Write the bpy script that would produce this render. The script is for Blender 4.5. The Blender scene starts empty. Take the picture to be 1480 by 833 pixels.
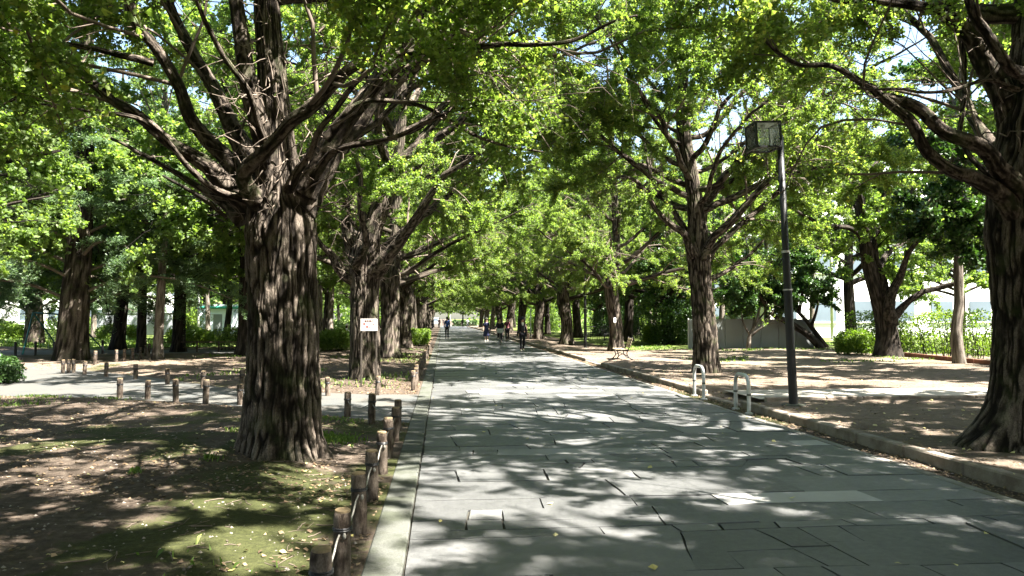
import bpy, bmesh, math, random
import numpy as np
from mathutils import Vector, Matrix
R=math.radians; PI=math.pi
sc=bpy.context.scene; COL=sc.collection
random.seed(5)
# ------------------------------------------------------------------ camera
F=1090.; W0,H0=1480,833; EYE=1.6
YAW=math.atan(100/F); PIT=math.atan(44.5/F)
cam=bpy.data.cameras.new('camera'); camo=bpy.data.objects.new('camera',cam); COL.objects.link(camo)
camo.location=(0,0,EYE); camo.rotation_euler=(PI/2+PIT,0,-YAW)
cam.lens=36*F/W0; cam.sensor_width=36; cam.clip_end=3000; cam.clip_start=.05
sc.camera=camo
_a,_p=YAW,PIT
FW=np.array([math.sin(_a)*math.cos(_p),math.cos(_a)*math.cos(_p),math.sin(_p)])
RT=np.array([math.cos(_a),-math.sin(_a),0]); UP=np.cross(RT,FW)
def ray(px,py): return FW+RT*((px-W0/2)/F)+UP*((H0/2-py)/F)
def gp(px,py,z=0.):
    d=ray(px,py); t=(z-EYE)/d[2]; return np.array([d[0]*t,d[1]*t,z])
def at(px,py,Y):
    d=ray(px,py); t=Y/d[1]; return np.array([d[0]*t,Y,EYE+d[2]*t])
# ------------------------------------------------------------------ tags
def tag(o,label=None,cat=None,group=None,kind=None):
    if label: o['label']=label
    if cat: o['category']=cat
    if group: o['group']=group
    if kind: o['kind']=kind
    return o
def empty(name,loc=(0,0,0),rz=0.,label=None,cat=None,group=None):
    o=bpy.data.objects.new(name,None); COL.objects.link(o); o.location=loc; o.rotation_euler=(0,0,rz)
    o.empty_display_size=.2
    return tag(o,label,cat,group)
def copy_tree(o,parent=None):
    c=o.copy(); COL.objects.link(c)
    if parent is not None: c.parent=parent
    for ch in list(o.children): copy_tree(ch,c)
    return c
ORD=['','first','second','third','fourth','fifth','sixth','seventh','eighth','ninth','tenth','eleventh','twelfth','thirteenth','fourteenth','fifteenth','sixteenth','seventeenth','eighteenth','nineteenth','twentieth','twenty-first','twenty-second','twenty-third','twenty-fourth','twenty-fifth','twenty-sixth','twenty-seventh','twenty-eighth','twenty-ninth','thirtieth']
# ------------------------------------------------------------------ mesh helpers
def mk(name,V,Fs,m=None,parent=None,smooth=False,attrs=None,loc=None):
    """V (n,3); Fs list of int arrays (k,3) or (k,4) or python lists of ngons"""
    me=bpy.data.meshes.new(name); V=np.asarray(V,dtype=np.float32)
    loops=[];tot=[]
    for f in Fs:
        if isinstance(f,np.ndarray):
            if f.size==0: continue
            loops.append(f.ravel().astype(np.int32)); tot.append(np.full(len(f),f.shape[1],np.int32))
        else:
            for g in f: loops.append(np.array(g,np.int32)); tot.append(np.array([len(g)],np.int32))
    loops=np.concatenate(loops); tot=np.concatenate(tot); st=np.concatenate([[0],np.cumsum(tot)[:-1]]).astype(np.int32)
    me.vertices.add(len(V)); me.vertices.foreach_set('co',V.ravel())
    me.loops.add(len(loops)); me.loops.foreach_set('vertex_index',loops)
    me.polygons.add(len(tot)); me.polygons.foreach_set('loop_start',st); me.polygons.foreach_set('loop_total',tot)
    me.polygons.foreach_set('use_smooth',np.full(len(tot),bool(smooth)))
    for k,(dom,arr) in (attrs or {}).items():
        a=np.asarray(arr,np.float32)
        if a.ndim==1:
            at_=me.attributes.new(k,'FLOAT',dom); at_.data.foreach_set('value',a)
        else:
            at_=me.attributes.new(k,'FLOAT_COLOR',dom); at_.data.foreach_set('color',np.concatenate([a,np.ones((len(a),1),np.float32)],1).ravel())
    me.update(calc_edges=True); me.validate()
    if m: me.materials.append(m)
    o=bpy.data.objects.new(name,me); COL.objects.link(o)
    if parent is not None: o.parent=parent
    if loc is not None: o.location=loc
    return o
def hash3(i,j,k,seed):
    h=(i*374761393+j*668265263+k*2147483647+seed*974634211)&0xffffffff
    h=((h^(h>>13))*1274126177)&0xffffffff
    h=(h^(h>>16))*2246822519&0xffffffff
    h=h^(h>>15)
    return (h&0xffffff)/float(0xffffff)*2-1
def noise3(P,seed=0):
    P=np.asarray(P,float); I=np.floor(P).astype(np.int64); f=P-I; u=f*f*(3-2*f)
    out=0
    for dx in (0,1):
        for dy in (0,1):
            for dz in (0,1):
                w=(u[:,0] if dx else 1-u[:,0])*(u[:,1] if dy else 1-u[:,1])*(u[:,2] if dz else 1-u[:,2])
                out=out+w*hash3(I[:,0]+dx,I[:,1]+dy,I[:,2]+dz,seed)
    return out
def fbm(P,seed=0,o=3):
    P=np.asarray(P,float); s=0;a=1
    for k in range(o): s=s+a*noise3(P*(2**k),seed+k); a*=.5
    return s
def sstep(a,b,x): t=np.clip((x-a)/(b-a),0,1); return t*t*(3-2*t)
def spline(pts,n):
    """Catmull-Rom through rows of pts (k,d) sampled n times"""
    P=np.asarray(pts,float); k=len(P)
    if k==2: t=np.linspace(0,1,n)[:,None]; return P[0]*(1-t)+P[1]*t
    E=np.vstack([2*P[0]-P[1],P,2*P[-1]-P[-2]]); seg=np.linalg.norm(np.diff(P[:,:3],axis=0),axis=1); c=np.concatenate([[0],np.cumsum(seg)])
    u=np.interp(np.linspace(0,c[-1],n),c,np.arange(k)); i=np.minimum(u.astype(int),k-2); t=(u-i)[:,None]
    p0,p1,p2,p3=E[i],E[i+1],E[i+2],E[i+3]
    return .5*((2*p1)+(-p0+p2)*t+(2*p0-5*p1+4*p2-p3)*t*t+(-p0+3*p1-3*p2+p3)*t**3)
def radi(pts,rad,n):
    c=np.concatenate([[0],np.cumsum(np.linalg.norm(np.diff(np.asarray(pts,float),axis=0),axis=1))]); return np.interp(np.linspace(0,1,n),c/c[-1],rad)
def frames(P):
    T=np.gradient(P,axis=0); T/=np.linalg.norm(T,axis=1)[:,None]+1e-9
    N=np.zeros_like(P); a=np.array([1.,0,0]) if abs(T[0,0])<.8 else np.array([0,1.,0])
    n=a-T[0]*a.dot(T[0]); n/=np.linalg.norm(n); N[0]=n
    for i in range(1,len(P)):
        n=N[i-1]-T[i]*N[i-1].dot(T[i]); N[i]=n/(np.linalg.norm(n)+1e-9)
    return T,N,np.cross(T,N)
def tube(P,rad,n=12,amp=0.,fz=1.5,fr=8.,seed=0,flare=None,cap=True,rough=0.):
    """swept tube; amp = bark furrow depth. returns V,F list,fis"""
    P=np.asarray(P,float); rad=np.asarray(rad,float)*np.ones(len(P)); k=len(P)
    T,N,B=frames(P); a=np.linspace(0,2*PI,n,endpoint=False)
    s=np.concatenate([[0],np.cumsum(np.linalg.norm(np.diff(P,axis=0),axis=1))])
    rr=np.repeat(rad[:,None],n,1)
    if flare is not None: rr=rr*flare(a[None,:],s[:,None])
    fis=np.ones((k,n))
    if amp>0:
        r0=max(.05,float(np.percentile(rad,85)))
        X=np.stack([np.cos(a)[None,:]*r0*fr+0*s[:,None],np.sin(a)[None,:]*r0*fr+0*s[:,None],s[:,None]*fz+0*a[None,:]],-1).reshape(-1,3)
        wob=fbm(X*np.array([.35,.35,1.4]),seed+9,2); wo2=fbm(X*np.array([.35,.35,1.4])+31,seed+12,2)
        X2=X+np.stack([wob*.55,wo2*.55,wob*.3],-1)
        f1=np.clip(np.abs(noise3(X2,seed))*2.5,0,1)**.7; f2=np.clip(np.abs(noise3(X2*np.array([2.1,2.1,1.7])+7,seed+3))*2.6,0,1)**.7
        f3=fbm(X*np.array([1.6,1.6,5.]),seed+5,3)
        fis=np.clip(.66*f1+.24*f2+.14*f3+.04,0,1).reshape(k,n)
        rr=rr+amp*(fis-.62)*np.minimum(1,rad/r0)[:,None]
    if rough>0:
        X=np.stack([np.cos(a)[None,:]*2+0*s[:,None],np.sin(a)[None,:]*2+0*s[:,None],s[:,None]*2.2+0*a[None,:]],-1).reshape(-1,3)
        rr=rr*(1+rough*fbm(X,seed+21,2).reshape(k,n))
    V=(P[:,None,:]+rr[:,:,None]*(np.cos(a)[None,:,None]*N[:,None,:]+np.sin(a)[None,:,None]*B[:,None,:])).reshape(-1,3)
    i=np.arange(k-1)[:,None]*n; j=np.arange(n)[None,:]; j2=(j+1)%n
    Fq=np.stack([i+j,i+j2,i+n+j2,i+n+j],-1).reshape(-1,4)
    Fs=[Fq]
    if cap: Fs.append([list(range(n))[::-1],list(range((k-1)*n,k*n))])
    return V,Fs,fis.ravel()
class MB:
    def __init__(s): s.V=[];s.F=[];s.n=0;s.A=[]
    def add(s,V,Fs,a=None):
        V=np.asarray(V,float)
        for f in Fs:
            if isinstance(f,np.ndarray): s.F.append(f+s.n)
            else: s.F.append([[int(i)+s.n for i in g] for g in f])
        s.V.append(V); s.A.append(np.ones(len(V)) if a is None else a); s.n+=len(V); return s
    def tube(s,P,r,n=8,**k): 
        V,Fs,f=tube(P,r,n,**k); return s.add(V,Fs,f)
    def box(s,c,d,rz=0.,bev=0.,M=None):
        c=np.asarray(c,float); hx,hy,hz=[v/2 for v in d]; b=min(bev,hx*.9,hy*.9,hz*.9)
        if b<=0:
            V=np.array([[x,y,z] for z in (-hz,hz) for x,y in ((-hx,-hy),(hx,-hy),(hx,hy),(-hx,hy))])
            Fs=[np.array([[3,2,1,0],[4,5,6,7],[0,1,5,4],[1,2,6,5],[2,3,7,6],[3,0,4,7]])]
        else:
            bm=bmesh.new(); bmesh.ops.create_cube(bm,size=1)
            for v in bm.verts: v.co=(v.co.x*d[0],v.co.y*d[1],v.co.z*d[2])
            bmesh.ops.bevel(bm,geom=bm.edges[:],offset=b,segments=1,affect='EDGES')
            bm.verts.index_update(); V=np.array([v.co[:] for v in bm.verts]); Fs=[[[v.index for v in f.verts] for f in bm.faces]]; bm.free()
        if M is not None: V=V@np.array(M).T
        if rz: 
            cz,sz=math.cos(rz),math.sin(rz); V=np.stack([V[:,0]*cz-V[:,1]*sz,V[:,0]*sz+V[:,1]*cz,V[:,2]],1)
        return s.add(V+c,Fs)
    def ball(s,c,r,n=12,m=8):
        c=np.asarray(c,float); r=np.asarray(r,float)*np.ones(3)
        V=[];F_=[]
        for i in range(m+1):
            th=PI*i/m
            for j in range(n):
                ph=2*PI*j/n; V.append([math.sin(th)*math.cos(ph),math.sin(th)*math.sin(ph),math.cos(th)])
        for i in range(m):
            for j in range(n):
                q=[i*n+j,(i+1)*n+j,(i+1)*n+(j+1)%n,i*n+(j+1)%n]; F_.append(q)
        return s.add(np.array(V)*r+c,[np.array(F_)])
    def torus(s,c,Rr,r,axis='x',n=28,m=6):
        a=np.linspace(0,2*PI,n,endpoint=False)
        V=[];F_=[]
        for i,t in enumerate(a):
            for j in range(m):
                p=2*PI*j/m; q=Rr+r*math.cos(p); x,y,z=q*math.cos(t),q*math.sin(t),r*math.sin(p)
                V.append({'x':(z,x,y),'y':(x,z,y),'z':(x,y,z)}[axis]); F_.append([i*m+j,((i+1)%n)*m+j,((i+1)%n)*m+(j+1)%m,i*m+(j+1)%m])
        return s.add(np.array(V)+np.asarray(c,float),[np.array(F_)])
    def build(s,name,m,parent=None,smooth=False,fis=False,loc=None):
        V=np.concatenate(s.V); at_={'fis':('POINT',np.concatenate(s.A))} if fis else None
        return mk(name,V,s.F,m,parent,smooth,at_,loc)
# ------------------------------------------------------------------ materials
class NT:
    def __init__(s,name):
        s.m=bpy.data.materials.new(name); s.m.use_nodes=True; s.t=s.m.node_tree; s.t.nodes.clear(); s.out=s.n('ShaderNodeOutputMaterial')
    def n(s,ty,**k):
        nd=s.t.nodes.new(ty)
        for a,b in k.items(): setattr(nd,a,b)
        return nd
    def l(s,a,b): s.t.links.new(a,b)
    def set(s,nd,**k):
        for a,b in k.items():
            key=a.replace('_',' ')
            if hasattr(b,'is_output'): s.l(b,nd.inputs[key])
            else: nd.inputs[key].default_value=b
        return nd
    def coord(s,scale=(1,1,1),kind='Object'):
        tc=s.n('ShaderNodeTexCoord'); mp=s.n('ShaderNodeMapping'); mp.inputs['Scale'].default_value=scale; s.l(tc.outputs[kind],mp.inputs[0]); return mp.outputs[0]
    def noise(s,vec,scale,det=4,rough=.55,dist=0.):
        n=s.n('ShaderNodeTexNoise'); s.l(vec,n.inputs['Vector']); n.inputs['Scale'].default_value=scale; n.inputs['Detail'].default_value=det; n.inputs['Roughness'].default_value=rough; n.inputs['Distortion'].default_value=dist; return n.outputs['Fac']
    def ramp(s,fac,stops,interp='LINEAR'):
        r=s.n('ShaderNodeValToRGB'); r.color_ramp.interpolation=interp; e=r.color_ramp.elements
        while len(e)<len(stops): e.new(.5)
        for i,(p,c) in enumerate(stops): e[i].position=p; e[i].color=(*c,1) if len(c)==3 else c
        s.l(fac,r.inputs[0]); return r.outputs[0]
    def mix(s,fac,a,b,mode='MIX'):
        m=s.n('ShaderNodeMix'); m.data_type='RGBA'; m.blend_type=mode
        for i,v in ((0,fac),(6,a),(7,b)):
            if hasattr(v,'is_output'): s.l(v,m.inputs[i])
            elif i==0: m.inputs[0].default_value=v
            else: m.inputs[i].default_value=(*v,1) if len(v)==3 else v
        return m.outputs[2]
    def math(s,op,a,b=0.):
        m=s.n('ShaderNodeMath'); m.operation=op
        for i,v in ((0,a),(1,b)):
            if hasattr(v,'is_output'): s.l(v,m.inputs[i])
            else: m.inputs[i].default_value=v
        return m.outputs[0]
    def attr(s,name): 
        a=s.n('ShaderNodeAttribute'); a.attribute_name=name; return a
    def bump(s,h,strength=.5,dist=.02,normal=None):
        b=s.n('ShaderNodeBump'); b.inputs['Strength'].default_value=strength; b.inputs['Distance'].default_value=dist; s.l(h,b.inputs['Height'])
        if normal is not None: s.l(normal,b.inputs['Normal'])
        return b.outputs[0]
    def principled(s,color,rough=.8,spec=.3,metal=0.,normal=None):
        p=s.n('ShaderNodeBsdfPrincipled')
        for k,v in (('Base Color',color),('Roughness',rough),('Metallic',metal),('Specular IOR Level',spec)):
            if hasattr(v,'is_output'): s.l(v,p.inputs[k])
            else: p.inputs[k].default_value=(*v,1) if isinstance(v,tuple) and len(v)==3 else v
        if normal is not None: s.l(normal,p.inputs['Normal'])
        s.l(p.outputs[0],s.out.inputs[0]); return p
def simple(name,col,rough=.6,metal=0.,var=.15,scale=6.,bump=0.,spec=.3):
    t=NT(name); v=t.coord(); n=t.noise(v,scale,5)
    c=t.ramp(n,[(.3,tuple(x*(1-var) for x in col)),(.7,tuple(min(1,x*(1+var)) for x in col))])
    nm=t.bump(t.noise(v,scale*8,4),bump,.01) if bump else None
    t.principled(c,rough,spec,metal,nm); return t.m
def bark(name,dark,mid,light,sc_=1.,moss=0.):
    t=NT(name); v=t.coord((1,1,.26)); n1=t.noise(v,24*sc_,6,.65,.9); n2=t.noise(t.coord((1,1,.5)),5*sc_,4); n3=t.noise(t.coord((1,1,.45)),90*sc_,4,.65)
    f=t.attr('fis').outputs['Fac']
    h=t.math('ADD',t.math('MULTIPLY',f,.70),t.math('MULTIPLY',t.math('SUBTRACT',n1,.5),.32))
    c=t.ramp(h,[(.26,dark),(.46,mid),(.70,light)])
    c=t.mix(t.math('MULTIPLY',t.ramp(n2,[(.35,(0,0,0)),(.7,(1,1,1))]),.35),c,t.mix(.5,c,mid))
    c=t.mix(t.math('MULTIPLY',t.ramp(n3,[(.4,(0,0,0)),(.65,(1,1,1))]),.55),c,dark)
    if moss>0:
        g=t.ramp(t.noise(t.coord(),3.,4),[(.52,(0,0,0)),(.68,(moss,)*3)]); c=t.mix(g,c,(.06,.085,.025))
    hb=t.math('ADD',t.math('MULTIPLY',n1,.8),t.math('MULTIPLY',n3,.35))
    t.principled(c,.95,.1,0.,t.bump(hb,.9,.03)); return t.m
def leafmat(name,stops,trans=.5,tcol=(1.5,1.9,.45),rough=.45):
    t=NT(name); r=t.attr('rnd').outputs['Fac']; c=t.ramp(r,stops)
    d=t.n('ShaderNodeBsdfPrincipled'); t.l(c,d.inputs['Base Color']); d.inputs['Roughness'].default_value=rough; d.inputs['Specular IOR Level'].default_value=.35
    tr=t.n('ShaderNodeBsdfTranslucent'); t.l(t.mix(1.,c,tcol,'MULTIPLY'),tr.inputs[0])
    mx=t.n('ShaderNodeMixShader'); mx.inputs[0].default_value=trans; t.l(d.outputs[0],mx.inputs[1]); t.l(tr.outputs[0],mx.inputs[2]); t.l(mx.outputs[0],t.out.inputs[0]); return t.m
M={}
M['bark']=bark('ginkgo_bark',(.008,.0065,.005),(.040,.032,.025),(.18,.148,.12),1.,.25)
M['bark_dark']=bark('dark_bark',(.008,.007,.006),(.03,.025,.02),(.085,.07,.058))
M['bark_grey']=bark('grey_bark',(.04,.034,.028),(.13,.11,.09),(.27,.235,.2))
M['twig']=simple('twig_bark',(.115,.09,.07),.9,var=.35,scale=8)
M['leaf_g']=leafmat('ginkgo_leaf',[(0,(.068,.106,.030)),(.45,(.115,.168,.050)),(.8,(.155,.205,.068)),(.97,(.19,.235,.085)),(1,(.34,.30,.08))],.58,(1.85,2.0,.75))
M['leaf_b']=leafmat('broadleaf_leaf',[(0,(.066,.108,.034)),(.5,(.112,.168,.052)),(1,(.155,.21,.07))],.56,(1.85,1.95,.7))
M['leaf_e']=leafmat('evergreen_leaf',[(0,(.022,.05,.016)),(.6,(.04,.08,.022)),(1,(.06,.11,.03))],.25,(1.4,1.7,.5),.35)
M['leaf_c']=leafmat('cedar_needle',[(0,(.055,.095,.05)),(.6,(.095,.15,.075)),(1,(.15,.21,.10))],.4,(1.5,1.7,.8))
M['leaf_h']=leafmat('hedge_leaf',[(0,(.06,.10,.018)),(.5,(.10,.16,.025)),(1,(.17,.22,.04))],.45,(1.6,1.8,.5))
# ------------------------------------------------------------------ tree growing
def batch(P,Rr,n=4):
    """P (T,K,3), Rr (T,K) many thin tubes at once"""
    Tn,K,_=P.shape
    d=P[:,-1]-P[:,0]; d/=np.linalg.norm(d,axis=1)[:,None]+1e-9
    a=np.where(np.abs(d[:,2:3])<.9,np.array([[0,0,1.]]),np.array([[1.,0,0]])); N=np.cross(d,a); N/=np.linalg.norm(N,axis=1)[:,None]; B=np.cross(d,N)
    an=np.arange(n)*2*PI/n
    ring=np.cos(an)[None,:,None]*N[:,None,:]+np.sin(an)[None,:,None]*B[:,None,:]
    V=(P[:,:,None,:]+Rr[:,:,None,None]*ring[:,None,:,:]).reshape(-1,3)
    base=(np.arange(Tn)*K*n)[:,None,None]; i=(np.arange(K-1)*n)[None,:,None]; j=np.arange(n)[None,None,:]; j2=(j+1)%n
    F_=np.stack(np.broadcast_arrays(base+i+j,base+i+j2,base+i+n+j2,base+i+n+j),-1).reshape(-1,4)
    return V,[F_]
def unit(v): return v/(np.linalg.norm(v,axis=-1,keepdims=True)+1e-9)
def lengths(P): return np.linalg.norm(np.diff(P,axis=1),axis=2).sum(1)
def along(P,Rr,pi,t):
    K=P.shape[1]; u=t*(K-1); i=np.minimum(u.astype(int),K-2); f=(u-i)[:,None]
    A=P[pi,i];B=P[pi,i+1]; return A*(1-f)+B*f, unit(B-A), Rr[pi,i]*(1-f[:,0])+Rr[pi,i+1]*f[:,0]
def spawn(P,Rr,rng,spacing,t0,lenf,ang=(35,70),up=.25,K=4,rr=.55,droop=0.,wig=.08,flat=0.,rmin=.003):
    L=lengths(P); n=np.maximum(1,((1-t0)*L/spacing).astype(int)); pi=np.repeat(np.arange(len(P)),n)
    t=t0+(1-t0)*rng.random(len(pi)); pos,tan,r=along(P,Rr,pi,t)
    q=unit(rng.normal(size=(len(pi),3))); 
    if flat: q[:,2]*=(1-flat)
    q=unit(q-tan*(q*tan).sum(1)[:,None]); A=np.radians(rng.uniform(*ang,len(pi)))[:,None]
    d=tan*np.cos(A)+q*np.sin(A); d[:,2]+=up; d=unit(d)
    ln=lenf(L[pi],t,rng); s=np.linspace(0,1,K)
    Q=pos[:,None,:]+d[:,None,:]*(s[None,:]*ln[:,None])[:,:,None]
    Q[:,:,2]-=droop*(s[None,:]**2)*ln[:,None]
    sx=s[None,:,None]; v1=rng.normal(size=(len(pi),1,3))*.16; v2=rng.normal(size=(len(pi),1,3))*wig*.7; ph=rng.uniform(.8,1.6,(len(pi),1,1))
    Q+=(v1*sx**2+v2*np.sin(sx*PI*ph)+rng.normal(size=Q.shape)*.018*sx)*ln[:,None,None]
    r1=np.maximum(rmin,np.minimum(r*rr,.0095*ln+.002)); R2=r1[:,None]*np.linspace(1,.3,K)[None,:]
    return Q,np.maximum(R2,.002)
def leaf_mesh(pos,rng,size,upb=.6,width=.55,petiole=.6,droopd=.3,clump=None,seed=0):
    n=len(pos); s=size*rng.uniform(.6,1.25,n)
    nor=unit(unit(rng.normal(size=(n,3)))*.9+np.array([0,0,upb])); d=rng.normal(size=(n,3)); d[:,2]-=droopd; d=unit(d-nor*(d*nor).sum(1)[:,None]); sd=np.cross(nor,d)
    b=pos+d*(s*petiole*rng.random(n))[:,None]; S=s[:,None]
    V=np.stack([b,b+d*S*.72+sd*S*width,b+d*S*.93+nor*S*.12,b+d*S*.72-sd*S*width],1).reshape(-1,3)
    F_=np.arange(n*4).reshape(n,4)
    rnd=np.clip(.5+.28*rng.normal(size=n)+.22*fbm(pos*.55,seed+3,2),0,.98); yel=rng.random(n)<.004; rnd[yel]=1.
    return V,F_,rnd
def leaves_on(P,Rr,rng,dens,t0,jit=.03):
    L=lengths(P); n=np.maximum(1,((1-t0)*L*dens*rng.uniform(.6,1.4,len(P))).astype(int)); pi=np.repeat(np.arange(len(P)),n)
    t=t0+(1-t0)*rng.random(len(pi)); pos,_,_=along(P,Rr,pi,t); return pos+rng.normal(size=pos.shape)*jit
def stack(limbs,K=11):
    P=np.stack([spline(l[0],K) for l in limbs]); Rr=np.stack([radi(l[0],l[1],K) for l in limbs]); return P,Rr
def make_tree(name,trunk,limbs,seed,leaf='leaf_g',bk='bark',lsize=.075,dens=70,sec=.33,ter=.125,seclen=(.38,.58),terlen=(.35,.9),t0=.3,t1=.12,up2=.2,droop=.12,flat=.2,limb_parts=False,tr_n=28,tr_k=40,amp=.03,flare=None,leafkw=None,extra=None,keep=None,tuft=0,limbn=12,bfr=15,bfz=3.,clump=-.15):
    """trunk: (pts,radii). limbs: list of (pts,radii). origin = world origin. returns root Empty with parts trunk/limb/twigs/crown"""
    rng=np.random.default_rng(seed)
    base=np.array(trunk[0][0],float); root=empty(name,(0,0,0))
    Pt=spline(trunk[0],tr_k); rt=radi(trunk[0],trunk[1],tr_k)
    tm=MB(); tm.tube(Pt-base,rt,tr_n,amp=amp,seed=seed,flare=flare,fr=bfr,fz=bfz,rough=.03)
    P,Rr=stack(limbs)
    lm=MB()
    for i,l in enumerate(limbs):
        k=max(10,int(22*len(l[0])*.8)) if limb_parts else 10
        pp=spline(l[0],k); rad=radi(l[0],l[1],k)
        if limb_parts:
            s=np.cumsum(np.concatenate([[0],np.linalg.norm(np.diff(pp,axis=0),axis=1)])); 
            pp=pp+np.stack([fbm(np.stack([s*1.6,0*s+i*7.1+q*3,0*s],1),seed+q,2) for q in range(3)],1)*.04*np.minimum(1,s/.5)[:,None]
            pp=spline(pp,k*2); rad=np.interp(np.linspace(0,1,k*2),np.linspace(0,1,k),rad)
            b=MB(); b.tube(pp-base,rad,30,amp=min(.018,.26*rad[0]),fr=26,fz=5.,seed=seed+i,rough=.09)
            b.build('limb',M[bk],root,True,True)
        else: (tm if not limb_parts else lm).tube(pp-base,rad,limbn,amp=min(.015,.12*rad[0]),fr=14,fz=3.,seed=seed+i,rough=.08)
    tm.build('trunk',M[bk],root,True,True)
    P2,R2=spawn(P,Rr,rng,sec,t0,lambda L,t,g:(seclen[0]+(seclen[1]-seclen[0])*g.random(len(L)))*L*(1.15-t)*1.0+.5*g.random(len(L))+.25,(35,70),up2,8,.45,droop,.1,flat)
    P3,R3=spawn(P2,R2,rng,ter,t1,lambda L,t,g:g.uniform(*terlen,len(L))*(1.1-.5*t),(30,75),.05,4,.6,droop*1.2,.1,flat)
    if keep is not None:
        k2=keep(P2[:,-1]); k3=keep(P3[:,-1]); P2,R2=P2[k2],R2[k2]; P3,R3=P3[k3],R3[k3]
    tw=MB(); tw.add(*batch(P2-base,R2,5)); tw.add(*batch(P3-base,R3,3))
    if extra is not None: tw.add(*batch(extra[0]-base,extra[1],4))
    tw.build('twigs',M['twig'] if bk!='bark_dark' else M['bark_dark'],root,True)
    pos=np.concatenate([leaves_on(P3,R3,rng,dens,.1),leaves_on(P2,R2,rng,dens*.8,.35)])
    if keep is not None: pos=pos[keep(pos)]
    cl=fbm((pos-base)*np.array([.85,.85,1.1]),seed+31,2); pos=pos[cl>clump+rng.normal(size=len(pos))*.10]
    V,F_,rnd=leaf_mesh(pos-base,rng,lsize,seed=seed,**(leafkw or {}))
    mk('crown',V,[F_],M[leaf],root,False,{'rnd':('FACE',rnd)})
    root.location=base
    root['nleaf']=len(pos)
    return root
def gen_limbs(rng,fork,top,n,ln,r0,inc=(22,68),rise=.35,leader=None,az0=0.,base=np.zeros(3)):
    out=[]
    for i in range(n):
        f=i/(n-1); z=fork+(top-fork)*.62*f**1.3; az=az0+i*2.399+rng.uniform(-.25,.25)
        e=R(inc[0]+(inc[1]-inc[0])*f+rng.uniform(-8,8)); L=ln*(1-.45*f)*rng.uniform(.85,1.15)
        h=np.array([math.cos(az),math.sin(az),0])
        p0=base+np.array([0,0,z-.25]); p1=p0+h*L*.12+np.array([0,0,.25])
        pts=[p0,p1]
        ee=e; p=p1.copy()
        for k in range(3):
            az2=az+rng.uniform(-.3,.3); h=np.array([math.cos(az2),math.sin(az2),0])
            p=p+L*.29*(h*math.cos(ee)+np.array([0,0,math.sin(ee)])); pts.append(p.copy()); ee=ee*(1-rise*.6)+R(rng.uniform(-10,10))
        r=r0*(1-.55*f)*rng.uniform(.8,1.15); out.append((np.array(pts),[r*1.1,r,r*.72,r*.45,r*.18]))
    return out
def root_flare(k=6,amt=.35,ph=0.,hh=.22,s0=.15):
    return lambda a,s: 1+(amt*np.exp(-np.maximum(s-s0,0)/hh))*(.65+.35*np.cos(k*a+ph+np.sin(a*2+ph)))
def place(proto,loc,rz=0.,s=1.,first=False,label=None,cat='tree',group=None,rx=0.):
    o=proto if first else copy_tree(proto)
    o.location=loc; o.rotation_euler=(rx,0,rz); o.scale=(s,s,s)
    for k in ('nleaf',):
        if k in o: del o[k]
    tag(o,label,cat,group); return o
# ------------------------------------------------------------------ setting: ground, paths, kerbs
NX=np.array([-40,-25,-12,-6.7,-4.2,-2.6,-1.5,-.5]); NYn=np.array([20.5,19,17.2,15.75,14.5,13.3,12.3,11.6])
FX=np.array([-40,-30,-20,-11,-7.8,-4.7,-1.6,-.5]); FYf=np.array([29,28.,27,24.4,21.2,17.6,16.1,15.9])
def side_in(x,y): return np.minimum(y-np.interp(x,NX,NYn),np.interp(x,FX,FYf)-y)
GAP1=(13.2,15.7); GAP2=(25.6,28.4); XL,XR,XK0,XK1=-.235,4.93,5.36,5.50
def gh(x,y):
    x=np.atleast_1d(np.asarray(x,float)); y=np.atleast_1d(np.asarray(y,float)); Q=np.stack([x,y,0*x],1)
    n1=fbm(Q*.33+3.3,11,3); n2=fbm(Q*2.1,17,2)+.55*fbm(Q*6.5,19,2)
    dl=-.5-x
    hl=.012+.085*sstep(.15,1.6,dl)+.055*n1*sstep(.2,2.5,dl)+.012*n2*sstep(.05,.4,dl)+.10*np.exp(-((x+2.6)/1.5)**2-((y-9.6)/1.8)**2)
    far=sstep(30,60,y); hl=hl*(1-far)+far*(.05+.25*n1*sstep(8,30,dl))
    d=side_in(x,y); w=sstep(-1.1,0,d); hl=hl*(1-w)+.02*w-.05*sstep(.0,.14,d)
    d2=np.minimum(y-34.5,39.5-y)*np.where(x<-7,1,0)+np.where(x<-7,0,-9); w=sstep(-1,0,d2); hl=hl*(1-w)+.03*w-.04*sstep(.0,.2,d2)
    dr=x-XK1
    hr=.105+.03*n1*sstep(.2,2,dr)+.010*n2*sstep(.03,.3,dr)+.06*sstep(2,10,dr)
    d=np.minimum(y-13.55,15.35-y); w=sstep(-.5,0,d); hr=hr*(1-w)+.115*w-.04*sstep(.0,.12,d)
    g=np.maximum(sstep(GAP1[0]-.15,GAP1[0],y)*sstep(GAP1[1]+.15,GAP1[1],y),sstep(GAP2[0]-.15,GAP2[0],y)*sstep(GAP2[1]+.15,GAP2[1],y))
    hr=hr-(.085*g)*sstep(.9,0,dr)
    gut=-.012+.012*n2
    z=np.where(x<-.495,hl,np.where(x<XR+.02,-.07,np.where(x<XK0+.03,gut,hr)))
    z=np.where((y>158),np.where(x<XR,-.07,z),z)
    return z
def gz(x,y): return float(gh(x,y)[0])
def axis_pts(lo,hi,d0,far,gr,extra=()):
    a=list(np.arange(lo,hi,d0)); s=d0; v=hi
    while v<far[1]: a.append(v); s*=gr; v+=s
    s=d0; v=lo-d0
    while v>far[0]: a.append(v); s*=gr; v-=s
    a+= [far[0],far[1]]+list(extra); return np.array(sorted(set(np.round(a,4))))
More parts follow.
